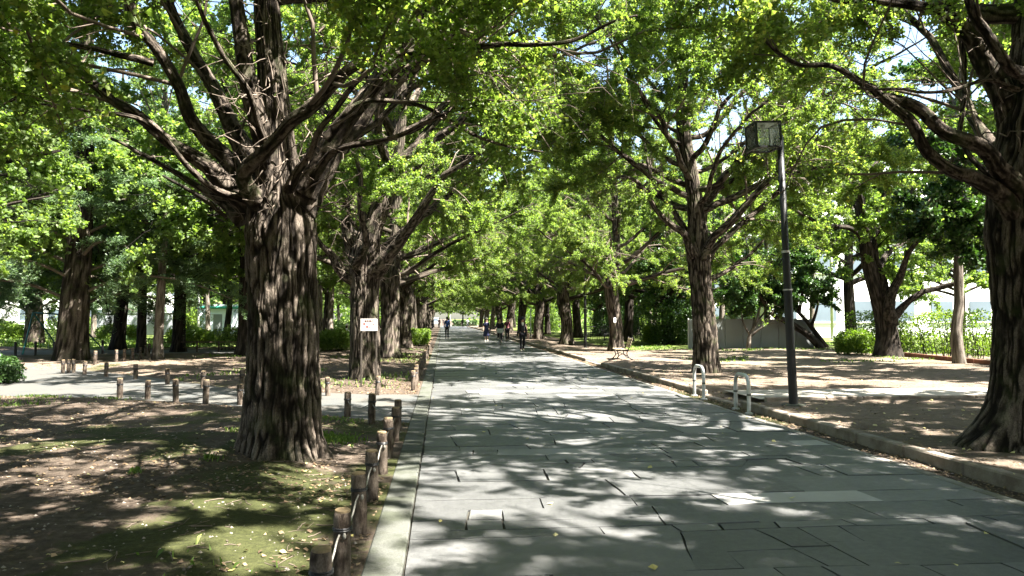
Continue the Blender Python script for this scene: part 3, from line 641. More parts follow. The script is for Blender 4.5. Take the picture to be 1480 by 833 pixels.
# --- second right ginkgo
b4=gp(1021,538,.13); Y4=b4[1]; q=onpx(Y4)
T4=(np.array([at(1022,552,Y4),at(1021,530,Y4),at(1018,470,Y4),at(1013,410,Y4),at(1010,370,Y4),at(1007,320,Y4),at(1000,260,Y4),at(988,190,Y4),at(985,110,Y4),at(975,0,Y4),at(970,-200,Y4)]),[x*Y4/F for x in (20,19,17,15.5,17,13,10.5,10,9.5,8,2)])
L4=[q(l) for l in (
 [(1002,372,-.2,8),(985,338,-.4,6.5),(957,312,-.6,5.5),(930,275,-.8,4.5),(915,258,-1,3.5),(880,255,-1.3,2)],
 [(1003,350,.3,7),(984,325,.5,5.5),(965,290,.7,4.5),(944,258,.9,3.5),(930,200,1.2,2)],
 [(1014,375,-.2,9),(1030,345,-.4,7.5),(1062,312,-.7,7),(1100,272,-1.0,6),(1130,242,-1.2,5),(1170,170,-1.6,3),(1200,110,-2,2)],
 [(1012,330,.3,9),(1020,300,.4,7.5),(1042,262,.6,7),(1078,226,.9,6),(1120,205,1.3,4),(1190,150,1.8,2)],
 [(1016,385,.2,7),(1040,352,.5,5.5),(1080,318,.9,5),(1135,265,1.4,4),(1180,200,2,2)],
 [(1022,405,.1,5),(1048,392,.3,4),(1085,365,.6,3),(1110,340,.9,2)],
)]
hero4=make_tree('ginkgo_tree',T4,L4+up_limbs(54,T4,4.8,13.,27,6.8,.085),19,limb_parts=True,tr_n=240,tr_k=260,amp=.04,bfr=17,bfz=2.5,flare=root_flare(6,.25,2.,.25),lsize=.050,dens=400,keep=low_keep(b4,1.8,4.4))
tag(hero4,'ginkgo with two long slanting limbs reaching right behind the lantern of the lamp post','tree','ginkgo trees lining the path')
# --- generic ginkgos
def gen_ginkgo(seed,fork,top,r,ln,lsize=.050,dens=390,n=24):
    rng=np.random.default_rng(seed); tp=np.array([[0,0,-.15],[0,0,.1],[.02,0,1.2],[.03,.02,fork],[.1,.05,fork+1.5],[.15,-.05,top*.7],[.1,0,top]])+np.concatenate([np.zeros((3,3)),rng.normal(size=(4,3))*np.array([.12,.12,0])])
    return make_tree('ginkgo_tree',(tp,[r*1.12,r*1.06,r*.95,r*1.05,r*.62,r*.4,.03]),gen_limbs(rng,fork,top,n,ln,r*.34,az0=seed),seed,t0=.22,tr_n=120,tr_k=130,amp=.034,bfr=14,bfz=2.2,flare=root_flare(6,.25,seed,.25),lsize=lsize,dens=dens,keep=lambda P:P[:,2]>2.5)
G=[gen_ginkgo(101,2.9,14.5,.37,7.0),gen_ginkgo(102,3.2,15,.34,6.8),gen_ginkgo(103,2.7,14,.38,7.0)]
used=[False]*3
def ginkgo(k,x,y,rz,s,label,grp='ginkgo trees lining the path'):
    o=place(G[k],(x,y,gz(x,y) if abs(x)<50 else 0),rz,s,not used[k],label,'tree',grp); used[k]=True; return o
left=[(0,-2.05,29.8,.4,1.),(2,-2.0,39.5,1.9,1.),(1,-2.0,49.5,3.1,1.),(0,-2.0,60,4.4,1.),(2,-2.0,72,.9,1.),(1,-2.,84,2,1.),(0,-2.1,97,5,1.),(2,-2.,111,3,1.),(1,-2.,126,1,1.),(0,-2.,141,2.2,1.)]
right=[(1,8.05,34.6,2.2,.92),(0,7.1,43.,5.3,.92),(2,7.0,55.,.7,.95),(1,6.9,66,4.,1.),(0,6.9,78,1.5,1.),(2,6.9,91,3.3,1.),(1,6.9,105,5.5,1.),(0,6.9,120,2.6,1.),(2,6.9,136,.2,1.)]
for n,(k,x,y,rz,s) in enumerate(left):
    ginkgo(k,x,y,rz,s,ORD[n+1]+' ginkgo in the left row counting away from the notice board' if n<6 else 'ginkgo at the far bright end of the left row')
for n,(k,x,y,rz,s) in enumerate(right):
    ginkgo(k,x,y,rz,s,('ginkgo trunk directly behind the wooden bench','ginkgo between the far slim lamp post and the walking woman in black')[n] if n<2 else (ORD[n-1]+' ginkgo in the right row beyond the walking woman in black') if n<6 else 'ginkgo at the far bright end of the right row')
for k,x,y,rz in ((1,-1.9,-1.4,1.2),(2,7.5,-2.2,4.2),(0,11.6,-.6,2.),(2,-3.2,-4.0,.3),(1,-5.6,1.6,5.)):  # added behind and beside the camera so their crowns shade the foreground
    ginkgo(k,x,y,rz,1.12,'ginkgo added around the camera for shade, its leafy branches hanging in from above','shade ginkgos added around the camera')
# --- other park trees
def gen_broad(name,seed,top,r,fork,ln,n,leaf,bk,lsize,dens,inc=(15,70),lean=(0,0),seclen=(.35,.55),up2=.15,zmin=1.8,flat=.3,ter=.16,sec=.36):
    rng=np.random.default_rng(seed); tp=np.array([[0,0,-.15],[0,0,.1],[lean[0]*.25,lean[1]*.25,top*.25],[lean[0]*.5,lean[1]*.5,top*.5],[lean[0],lean[1],top]]); tp[2:4,:2]+=rng.normal(size=(2,2))*.1
    limbs=gen_limbs(rng,fork,top,n,ln,r*.5,inc,az0=seed)
    for p,_ in limbs:
        s=np.clip(p[:,2:3].min()/top,0,1); p[:,:2]+=np.array(lean)*s
    return make_tree(name,(tp,[r*1.15,r*1.05,r*.85,r*.6,.03]),limbs,seed,leaf=leaf,bk=bk,lsize=lsize,dens=dens,tr_n=40,tr_k=50,amp=.012,flare=root_flare(5,.3,seed,.25),keep=lambda P:P[:,2]>zmin,seclen=seclen,up2=up2,flat=flat,ter=ter,sec=sec,limbn=9)
B=[gen_broad('broadleaf_tree',201,14,.30,3.4,5.8,20,'leaf_b','bark_dark',.105,135),
   gen_broad('broadleaf_tree',202,11,.2,3.0,4.8,20,'leaf_b','bark_dark',.095,150),
   gen_broad('evergreen_tree',203,9,.28,1.6,4.0,26,'leaf_e','bark_dark',.11,90,zmin=.9,inc=(10,70)),
   gen_broad('slender_tree',204,13,.17,5.8,3.4,18,'leaf_b','bark_grey',.095,150)]
usedB=[False]*4
def park(k,x,y,rz,s,label,group=None):
    o=place(B[k],(x,y,gz(x,y)-.02),rz,s,not usedB[k],label,'tree',group); usedB[k]=True; return o
def pk(k,px,py,z,rz,s,label,group=None): p=gp(px,py,z); return park(k,p[0],p[1],rz,s,label,group)
pk(3,228,521,.05,.5,1.0,'slim straight tree with roots over the ground, standing left of the big near trunk')
pk(0,258,508,.05,2.,1.0,'thick dark trunk standing just behind the slim straight tree on the left')
pk(1,469,489,.05,1.,1.25,'dark upright trunk seen between the two nearest left ginkgos')
pk(3,135,488,.05,2.,1.2,'leafy tree standing just right of the stout cedar, on the lawn beyond')
pk(1,325,483,.05,3.,1.,'dark-stemmed tree in front of the pale hoarding on the left')
park(0,-11.5,13.5,4.,1.,'broad tree at the left edge of the photo reaching in with a dark low branch')
park(0,-16.,21.,1.,1.,'leafy tree beyond the left edge, its crown above the cedar')
park(1,-15.,22.5,2.6,1.15,'leafy tree crown hanging over the side path behind the near trunk')
park(0,-7.7,31.,2.2,1.35,'tall leafy tree hidden behind the big near trunk, its crown above it')
park(0,-11.6,52.,.6,1.5,'taller leafy tree far behind the big near trunk')
for n_,(x_,y_) in enumerate(((-7,181),(-2.5,184),(1.5,180),(5,183),(9,181),(13.5,184))): park(n_%2,x_,y_,n_*1.3,.9,'leafy tree beyond the crossing road at the far end of the path','trees beyond the crossing road')
g=np.random.default_rng(8)
WOODS='trees in the woods left of the path'
pts=[(-17,28),(-13.6,37),(-17,40),(-21,52),(-6.5,33),(-9,41),(-7,52),(-12,50),(-8,62),(-15,58),(-7,74),(-13,70),(-20,66),(-28,62),(-36,60),(-24,78),(-34,76),(-44,72),(-52,64),(-10,88),(-18,92),(-30,92),(-44,92),(-58,84),(-8,105),(-16,112),(-28,112),(-9,125),(-18,135),(-40,115),(-60,110)]
for n,(x,y) in enumerate(pts): park(int(g.choice([0,1,0,3])),x+g.normal()*.8,y+g.normal(),g.uniform(0,6),g.uniform(1.0,1.35),'leafy park tree among the woods left of the path, behind the ginkgo row',WOODS)
WR='trees in the woods right of the path'
pts=[(22,37),(27,31),(18.5,42),(24,45),(30,40),(13.5,40),(33,30),(12,47),(15,52),(10.5,58),(14,63),(20,56),(26,60),(10,70),(15,76),(22,74),(30,72),(10.5,86),(16,92),(25,92),(11,103),(18,110),(11,122),(17,130),(30,110),(38,92)]
for n,(x,y) in enumerate(pts): park(int(g.choice([0,1,0,3])),x+g.normal()*.6,y+g.normal(),g.uniform(0,6),g.uniform(.85,1.15),'leafy park tree among the woods right of the path, behind the ginkgo row',WR)
for (x,y,k,s) in ((19.5,15.,0,1.05),(15.8,17.2,3,1.1),(12.6,11.,3,1.05),(14.5,6.,0,1.),(16.5,-3,0,1.05),(-8,4.5,0,1.)):  # extra trees out of view, put in to cast shade on the ground
    park(k,x,y,x,s,'leafy tree added outside the frame to shade the near ground','shade trees outside the frame')
# evergreen grove behind the bench, right
pk(2,965,497,.15,.5,1.3,'dark dense evergreen with clustered stems behind the wooden bench')
pk(2,1003,492,.15,2.4,1.25,'dark evergreen behind the ginkgo with slanting limbs')
pk(2,918,485,.15,4.,1.35,'dark evergreen left of the clustered one, above the sunlit shrub')
pk(2,880,482,.15,1.,1.2,'dark evergreen behind the railing, left of the sunlit shrub')
pk(1,1075,482,.15,4.6,.8,'leafy tree rising behind the middle of the grey panel fence')
pk(1,1130,476,.15,1.6,.9,'leafy tree beyond the right end of the grey panel fence')
# zelkova-like forked tree, right
p=gp(1283,514,.18); Yz=p[1]; q=onpx(Yz)
TZ=(np.array([at(1284,524,Yz),at(1284,512,Yz),at(1280,470,Yz),at(1266,420,Yz),at(1255,380,Yz),at(1248,330,Yz),at(1240,250,Yz),at(1236,150,Yz)]),[x*Yz/F for x in (21,19,14,11,10,8,5,1.5)])
LZ=[q(l) for l in (
 [(1288,470,-.3,11),(1286,430,-.5,9),(1300,400,-.7,7),(1312,370,-1,5),(1340,330,-1.4,3),(1370,280,-2,1.5)],
 [(1290,460,-.2,8),(1310,440,-.4,6.5),(1332,422,-.6,5.5),(1365,415,-.9,5),(1400,405,-1.4,3.5),(1440,390,-2,2)],
 [(1283,430,-.4,7),(1275,400,-.2,6),(1265,360,0,5),(1270,310,.3,4),(1290,250,.6,2)],
 [(1256,385,0,7),(1265,340,.2,5.5),(1280,320,.3,5),(1300,300,.5,3.5),(1330,260,.9,2)],
 [(1252,350,0,5),(1230,330,-.2,4.5),(1195,326,-.4,4),(1160,310,-.8,3),(1120,290,-1.2,1.5)],
 [(1247,320,.2,5),(1230,290,.5,4),(1200,250,1,3),(1160,220,1.6,1.5)],
 [(1250,340,-.4,5),(1245,290,-1.2,4),(1220,250,-2,3),(1180,230,-2.6,1.5)],
 [(1243,280,.1,4),(1265,240,.5,3.5),(1300,200,1,2.5),(1340,170,1.4,1)],
 [(1262,400,.3,6),(1290,360,1.2,5),(1330,340,2.2,3.5),(1380,320,3,2)],
)]
zel=make_tree('broadleaf_tree',TZ,LZ,61,leaf='leaf_b',bk='bark_dark',lsize=.11,dens=190,clump=-.2,tr_n=60,tr_k=70,amp=.015,flare=root_flare(5,.3,1.,.3),keep=lambda P:P[:,2]>2.7,seclen=(.35,.6),up2=-.02,flat=.7,t0=.22,sec=.3,ter=.15,limb_parts=True)
tag(zel,'dark spreading tree with forked trunk and layered foliage in front of the clipped hedge','tree')
# slim tree right with no low branches
p=gp(1385,525,.18); Ys=p[1]; q=onpx(Ys)
TS=(np.array([at(1387,535,Ys),at(1386,520,Ys),at(1382,480,Ys),at(1386,440,Ys),at(1385,380,Ys),at(1388,320,Ys),at(1384,200,Ys),at(1384,60,Ys)]),[x*Ys/F for x in (11,9.5,8,7,6.5,6,4.5,1.5)])
slim=make_tree('evergreen_tree',TS,[q(l) for l in ([(1386,340,0,4),(1410,310,-.6,3),(1430,300,-1.2,2)],[(1387,330,0,4),(1360,310,-.4,3),(1330,305,-.8,2)],[(1387,300,0,4),(1400,270,.8,3),(1420,250,1.4,1.5)],[(1386,280,0,4),(1375,240,-.9,3),(1390,200,-1.8,1.5)],[(1385,240,0,4),(1350,210,.6,3),(1320,200,1,1.5)],[(1384,200,0,3),(1410,160,-.4,2),(1440,150,-.8,1)],[(1384,160,0,3),(1360,110,.4,2),(1350,60,.5,1)],[(1387,345,0,4),(1405,335,-.8,3),(1425,350,-1.6,2)])],67,leaf='leaf_e',bk='bark_grey',lsize=.12,dens=190,clump=-.4,tr_n=30,tr_k=50,amp=.006,seclen=(.5,.9),t0=.15,keep=lambda P:P[:,2]>3.1)
tag(slim,'slim bare-stemmed evergreen with a slight bend in its trunk, in front of the hedge','tree')
# leaning tree with dark stems
p=gp(1188,504,.16); Yl=p[1]; q=onpx(Yl)
TL=(np.array([at(1190,508,Yl),at(1184,500,Yl),at(1165,482,Yl),at(1140,466,Yl),at(1118,455,Yl-.2),at(1100,430,Yl-.3),at(1085,405,Yl-.4)]),[x*Yl/F for x in (6.5,6,5,4.5,4,3,1)])
LL=[q(l) for l in ([(1195,504,.2,5),(1175,476,.2,4),(1155,452,.2,3.4),(1130,430,.2,3),(1105,415,.3,2.5),(1085,405,.4,1.5)],[(1160,480,0,4),(1130,462,.4,3),(1120,430,.6,2),(1115,390,.8,1)],[(1155,452,.2,3),(1160,420,-.2,2.5),(1165,385,-.5,1.5)],[(1172,474,.2,3),(1182,440,0,2),(1180,400,-.3,1)],[(1120,440,0,3),(1090,425,-.6,2),(1065,415,-1,1)],[(1130,430,.2,3),(1120,400,-.4,2),(1135,365,-.8,1)],[(1108,416,.3,2.5),(1085,395,.8,2),(1060,390,1.2,1)])]
lean=make_tree('leaning_tree',TL,LL,71,leaf='leaf_e',bk='bark_dark',lsize=.10,dens=260,clump=-.5,tr_n=24,tr_k=40,amp=.008,seclen=(.4,.8),t0=.35,ter=.13,sec=.22,keep=lambda P:P[:,2]>1.3)
tag(lean,'leaning evergreen with dark slanting stems between the lamp post and the rounded bush','tree')
# small pale multi-stem tree by the panel fence
p=gp(1082,505,.15); Yc=p[1]; q=onpx(Yc)
TC=(np.array([at(1081,510,Yc),at(1082,500,Yc),at(1084,485,Yc),at(1092,468,Yc),at(1100,440,Yc)]),[x*Yc/F for x in (4,3.6,3,2.2,.8)])
crp=make_tree('small_tree',TC,[q(l) for l in ([(1084,487,0,2.5),(1095,478,-.2,2),(1108,468,-.4,1.5),(1118,450,-.6,.8)],[(1083,483,0,2),(1074,465,.2,1.6),(1070,440,.4,.8)],[(1088,476,0,2),(1090,455,.4,1.5),(1085,430,.6,.7)],[(1094,465,0,1.8),(1110,445,.4,1.2),(1120,425,.6,.6)])],73,leaf='leaf_b',bk='bark_grey',lsize=.09,dens=110,tr_n=16,tr_k=24,amp=.004,seclen=(.4,.7),t0=.4,ter=.12,sec=.2,keep=lambda P:P[:,2]>1.25)
tag(crp,'small pale-stemmed tree leaning right against the grey panel fence','tree')
# --- cedar
def gen_cedar(seed=301,top=17,r=.5):
    rng=np.random.default_rng(seed); root=empty('cedar_tree')
    tp=spline(np.array([[0,0,-.2],[0,0,.15],[.05,0,2],[.25,.05,4.5],[.3,0,9],[.3,0,top]]),60); rad=np.interp(np.linspace(0,1,60),[0,.1,.25,.6,1],[r*1.15,r,r*.86,r*.6,.05])
    tm=MB(); tm.tube(tp,rad,60,amp=.02,seed=seed,flare=root_flare(5,.25,1,.3),fr=10,fz=3)
    limbs=[]
    for i in range(46):
        z=1.9+(top-2.5)*(i/46)**1.1; az=i*2.4+rng.uniform(-.4,.4); L=(5.6*(1-(z/top)**1.4)+.6)*rng.uniform(.75,1.1); h=np.array([math.cos(az),math.sin(az),0])
        p0=np.array([np.interp(z,[0,4.5,top],[0,.25,.3]),0,z]); limbs.append((np.stack([p0,p0+h*L*.3+[0,0,.12*L],p0+h*L*.65+[0,0,.10*L],p0+h*L-[0,0,.03*L]]),[.075,.06,.04,.012]))
    P,Rr=stack(limbs); tm.add(*batch(P,Rr,7)); tm.build('trunk',M['bark'],root,True,True)
    P2,R2=spawn(P,Rr,rng,.28,.22,lambda L,t,g:(.30+.15*g.random(len(L)))*L*(1.2-t)+.3,(45,75),-.02,5,.5,.18,.05,.92)
    P3,R3=spawn(P2,R2,rng,.12,.05,lambda L,t,g:g.uniform(.2,.5,len(L)),(35,65),-.02,4,.5,.25,.05,.8)
    tw=MB(); tw.add(*batch(P2,R2,4)); tw.build('twigs',M['bark_dark'],root,True)
    pos=np.concatenate([leaves_on(P3,R3,rng,120,.0,.035),leaves_on(P2,R2,rng,80,.2,.035)])
    V,F_,rnd=leaf_mesh(pos,rng,.10,upb=1.2,width=.16,petiole=.2,droopd=.2,seed=3); mk('crown',V,[F_],M['leaf_c'],root,False,{'rnd':('FACE',rnd)}); return root
ced=gen_cedar(); p=gp(104,523,.03)
place(ced,(p[0],p[1],gz(p[0],p[1])-.02),1.1,1.,True,'stout cedar with drooping blue-green tiers, three short posts before its foot','tree')
for (x,y,s,rz) in ((-21,33,.85,2.),(-24,47,.95,4.)):
    place(ced,(x,y,gz(x,y)),rz,s,False,'cedar tree behind the stout one at the left edge of the photo','tree','cedars at the left edge')
# ------------------------------------------------------------------ things
M['wood']=bark('post_wood',(.035,.026,.02),(.10,.078,.06),(.19,.155,.125),1.6); M['cut']=simple('cut_wood',(.17,.125,.07),.85,var=.3,scale=30)
M['rope']=simple('rope',(.2,.19,.165),.8,var=.3,scale=60); M['iron']=simple('black_paint',(.016,.016,.017),.45,var=.3,scale=5,bump=.1); M['steel']=simple('brushed_steel',(.42,.43,.42),.4,.35,.2,9)
M['white']=simple('white_paint',(.78,.78,.76),.5,var=.05); M['black']=simple('black_cloth',(.012,.012,.014),.85,var=.3); M['skin']=simple('skin',(.42,.27,.20),.55,var=.08)
# wooden posts
def make_post(seed,h=.44,r=.054):
    root=empty('wooden_post'); g=np.random.default_rng(seed)
    P=spline(np.array([[0,0,-.12],[0,0,.1],[.003,0,.25],[0,.002,h-.012]]),18); b=MB(); b.tube(P,np.r_[np.full(16,r),[r*.995,r*.93]]*(1+.02*g.normal(size=18)),22,amp=.004,fr=24,fz=6,seed=seed,rough=.03); b.build('shaft',M['wood'],root,True,True)
    b=MB(); b.tube(np.array([[0,0,h-.014],[0,0,h-.002],[0,0,h+.001]]),np.array([r*.93,r*.9,r*.82]),20); b.build('cut_top',M['cut'],root)
    b=MB(); b.torus((0,0,h*.72),r*1.04,.007,'z',20,5); b.torus((0,0,h*.72+.013),r*1.04,.006,'z',20,5); b.build('wire_tie',M['iron'],root); return root
PP=[make_post(1),make_post(2,.43,.052),make_post(3,.45,.056)]; pu=[False]*3; pn=0; g=random.Random(4)
def post(x,y,label,group):
    global pn
    k=pn%3; pn+=1; o=PP[k] if not pu[k] else copy_tree(PP[k]); pu[k]=True
    o.location=(x,y,gz(x,y)); o.rotation_euler=(g.uniform(-.035,.035),g.uniform(-.035,.035),g.uniform(0,6)); tag(o,label,'post',group); return np.array([x,y,gz(x,y)+.31])
near=[(-.605,Y) for Y in (3.92,4.73,5.74,6.73,7.86,8.76,9.85)]+[tuple(gp(575,622,.02)[:2]),tuple(gp(537,614,.03)[:2]),tuple(gp(502,601,.04)[:2])]
tops=[]
for n,(x,y) in enumerate(near):
    tops.append(post(x,y,(ORD[n+1]+' rope-linked post from the camera along the left kerb') if n<7 else ('corner post','middle post','last post')[n-7]+' where the roped row turns away from the kerb along the side path','wooden posts beside the paths'))
rp=[]
for a,b_ in zip(tops[:-1],tops[1:]):
    for t_ in np.linspace(0,1,9)[:-1]: rp.append(a*(1-t_)+b_*t_-np.array([0,0,.10*4*t_*(1-t_)])+np.array([-.058,0,0])*(0 if t_ in(0,) else .3))
rp.append(tops[-1]); b=MB(); b.tube(spline(np.array(rp),len(rp)*3),.0065,6)
for a in tops[1:5]: b.ball(a+np.array([.02,-.06,-.03]),(.012,.012,.02),8,6)
tag(b.build('rope',M['rope'],None,True),'grey sagging rope strung from post to post along the left kerb','rope')
nr=[(347,582),(297,581),(254,579),(213,575),(173,573)]
for n,(px,py) in enumerate(nr):
    p=gp(px,py,.06); post(p[0],p[1],ORD[n+1]+' post left of the big trunk on the near edge of the side path','wooden posts beside the paths')
fr=[(546,569),(474,570),(350,561),(293,559),(242,554),(196,547),(153,543)]
for n,(px,py) in enumerate(fr):
    p=gp(px,py,.05); post(p[0],p[1],('post beside the right leg of the white notice board','post seen between the big trunk and the notice board','post half hidden behind the left side of the big trunk')[n] if n<3 else ORD[n-2]+' post left of the big trunk on the far edge of the side path','wooden posts beside the paths')
for n,(px,py) in enumerate([(122,541),(106,538),(99,538),(91,538),(137,531)]):
    p=gp(px,py,.04); post(p[0],p[1],('post right of the three close posts at the cedar','right one of three close posts at the foot of the cedar','middle one of three close posts at the foot of the cedar','left one of three close posts at the foot of the cedar','post behind the three close posts, towards the path bend')[n],'wooden posts beside the paths')
for n,(px,py) in enumerate([(168,526),(180,525),(191,523),(203,521),(210,518),(215,516)]):
    p=gp(px,py,.03); post(p[0],p[1],ORD[n+1]+' post in the short row running back to the slim tree','wooden posts beside the paths')
for n in range(26):
    y=16.9+n*1.12; post(-.64,y,ORD[n+1]+' post beyond the side path along the left kerb','wooden posts beside the paths')
# slim bollards by the far road
for n,(px,py) in enumerate([(22,517),(51,517),(78,518),(127,515),(148,515)]):
    p=gp(px,py,.03); b=MB(); b.tube(np.array([[0,0,-.1],[0,0,.45],[0,0,.56],[0,0,.575]]),[.05,.05,.05,.03],12); root=empty('bollard',(p[0],p[1],gz(p[0],p[1]))); b.build('shaft',M['iron'],root)
    b=MB(); b.torus((0,0,.48),.052,.012,'z',14,5); b.build('collar',M['iron'],root)
    tag(root,ORD[n+1]+' slim black bollard from the left by the far park road','bollard','bollards by the far road')
# notice board
M['board']=simple('weathered_board',(.42,.40,.37),.6,var=.12,scale=9)
p=gp(534,562,.05); yb=p[1]; x0=gp(521.5,561,.05)[0]; root=empty('notice_board',(x0+.19,yb,gz(x0+.2,yb)),.0,'white notice board with three lines of red writing on two thin posts','notice board')
zt=1.52
for x in (-.165,.165): b=MB(); b.box((x,.0,.70),(.035,.035,1.64),bev=.004); b.build('post',M['bark_grey'],root)
b=MB(); b.box((0,-.026,zt-.135),(.37,.014,.27),bev=.003); b.build('board',M['board'],root)
M['redtext']=simple('red_lettering',(.26,.03,.025),.6); M['darktext']=simple('brown_lettering',(.09,.02,.02),.6)
def text(s,size,m,parent,loc,name='lettering',rot=(PI/2,0,0)):
    cu=bpy.data.curves.new(name,'FONT'); cu.body=s; cu.size=size; cu.align_x='CENTER'; cu.extrude=.0008; o=bpy.data.objects.new(name,cu); COL.objects.link(o)
    dg=bpy.context.evaluated_depsgraph_get(); me=bpy.data.meshes.new_from_object(o.evaluated_get(dg)); bpy.data.objects.remove(o); me.materials.clear(); me.materials.append(m)
    o=bpy.data.objects.new(name,me); COL.objects.link(o); o.parent=parent; o.location=loc; o.rotation_euler=rot; return o
text('自転車の',.052,M['darktext'],root,(0,-.035,zt-.07)); text('乗り入れは',.052,M['redtext'],root,(0,-.035,zt-.132)); text('禁止',.058,M['redtext'],root,(-.01,-.035,zt-.20))
# street lamps
t=NT('lamp_glass'); tr=t.n('ShaderNodeBsdfTransparent'); tr.inputs[0].default_value=(.95,.97,.95,1); gl=t.n('ShaderNodeBsdfGlossy'); gl.inputs['Roughness'].default_value=.08; df=t.n('ShaderNodeBsdfTranslucent'); df.inputs[0].default_value=(.75,.8,.75,1)
fr_=t.n('ShaderNodeFresnel'); fr_.inputs[0].default_value=1.18; m1=t.n('ShaderNodeMixShader'); m2=t.n('ShaderNodeMixShader'); m1.inputs[0].default_value=.22; t.l(tr.outputs[0],m1.inputs[1]); t.l(df.outputs[0],m1.inputs[2]); t.l(fr_.outputs[0],m2.inputs[0]); t.l(m1.outputs[0],m2.inputs[1]); t.l(gl.outputs[0],m2.inputs[2]); t.l(m2.outputs[0],t.out.inputs[0]); M['glass']=t.m
def make_lamp(h,tilt,label,loc):
    root=empty('street_lamp',loc,0,label,'street lamp'); root.rotation_euler=(0,tilt,0)
    b=MB(); b.tube(np.array([[0,0,-.3],[0,0,0],[0,0,h*.42],[0,0,h*.425],[0,0,h*.56],[0,0,h*.565],[0,0,h]]),[.076,.076,.072,.066,.064,.058,.055],24); b.build('post',M['iron'],root,True)
    b=MB(); b.tube(np.array([[0,0,h*.565-.02],[0,0,h*.565+.02]]),.071,24); b.tube(np.array([[0,0,h*.425-.015],[0,0,h*.425+.01]]),.081,24); b.build('collar',M['steel'],root)
    b=MB(); b.box((0,-.075,.75),(.085,.02,.42),bev=.006); b.build('access_door',M['iron'],root)
    b=MB(); b.tube(np.array([[0,0,-.05],[0,0,.012],[0,0,.03]]),[.2,.2,.09],24); b.build('base_plate',M['kerbL'],root)
    c=np.array([-.30,0,h-.03]); s=.43; w=.034
    fb=MB()
    for sx in (-1,1):
        for sy in (-1,1): fb.box(c+np.array([sx*s/2,sy*s/2,0]),(w,w,s+w),bev=.003)
    for sz in (-1,1):
        for sy in (-1,1): fb.box(c+np.array([0,sy*s/2,sz*s/2]),(s-w-.002,w*.9,w*.9))
        for sx in (-1,1): fb.box(c+np.array([sx*s/2,0,sz*s/2]),(w*.9,s-w-.002,w*.9))
    fr=fb.build('lantern_frame',M['iron'],root)
    b=MB(); b.box(c+np.array([0,0,s/2+.002]),(s-w,s-w,.012)); b.build('lid',M['white'],fr)
    b=MB()
    for sx in (-1,1): b.box(c+np.array([sx*(s/2),0,0]),(.005,s-w,s-w))
    for sy in (-1,1): b.box(c+np.array([0,sy*(s/2),0]),(s-w,.005,s-w))
    b.box(c+np.array([0,0,-s/2]),(s-w,s-w,.005)); b.build('glass',M['glass'],fr)
    b=MB(); b.tube(np.array([c+[0,0,s/2-.012],c+[0,0,s/2-.06],c+[0,0,s/2-.07],c+[0,0,s/2-.11]]),[.05,.05,.03,.028],16); b.build('bulb_holder',M['steel'],fr)
    b=MB(); b.ball(c+np.array([0,0,s/2-.155]),(.035,.035,.06),14,10); b.build('bulb',M['white'],fr,True)
    b=MB(); b.box((-.06,0,h-.06),(.07,.05,.05),bev=.006); b.box((-.06,0,h-.2),(.07,.05,.04),bev=.006); b.build('bracket',M['iron'],root); return root
p0=gp(1147,586,.11); p1=at(1127,196,p0[1]); hh=p1[2]-.1; make_lamp(hh,math.atan2(p1[0]-p0[0],hh),'tall black lamp post with a cubic glass lantern on the right of the path',(p0[0],p0[1],gz(p0[0],p0[1])))
p0=gp(846,503,.11); make_lamp(4.75,0.,'far slim black lamp post with its lantern up in the leaves',(p0[0],p0[1],gz(p0[0],p0[1])))
# steel hoops
def hoop(pa,pb,label):
    c=(pa+pb)/2; w=abs(pa[1]-pb[1])/2; root=empty('bollard_hoop',(c[0],c[1],0),0,label,'hoop barrier'); root.rotation_euler=(0,0,-.06)
    h=.63; r=.19
    arc=[[0,-w,-.2],[0,-w,.2],[0,-w,h-r]]+[[0,-w+r-r*math.cos(a),h-r+r*math.sin(a)] for a in np.linspace(.3,PI/2,5)]+[[0,w-r+r*math.cos(a),h-r+r*math.sin(a)] for a in np.linspace(PI/2,.3,5)]+[[0,w,h-r],[0,w,.2],[0,w,-.2]]
    b=MB(); b.tube(spline(np.array(arc),70),.033,16); b.build('bent_tube',M['steel'],root,True)
    for s in (-1,1): b=MB(); b.tube(np.array([[0,s*w,-.02],[0,s*w,.012],[0,s*w,.02]]),[.07,.07,.04],16); b.build('foot_plate',M['steel'],root)
    b=MB(); b.tube(np.array([[0,-w,.30],[0,-w,.33]]),.036,16); b.tube(np.array([[0,w,.30],[0,w,.33]]),.036,16); b.build('sleeve',M['kerbL'],root)
hoop(gp(1003,572)*np.array([1,1,1]),gp(1018,577),'farther of two steel hoop barriers standing at the side path entrance'); hoop(gp(1063,591),gp(1083,598),'nearer of two steel hoop barriers, close to the lamp post')
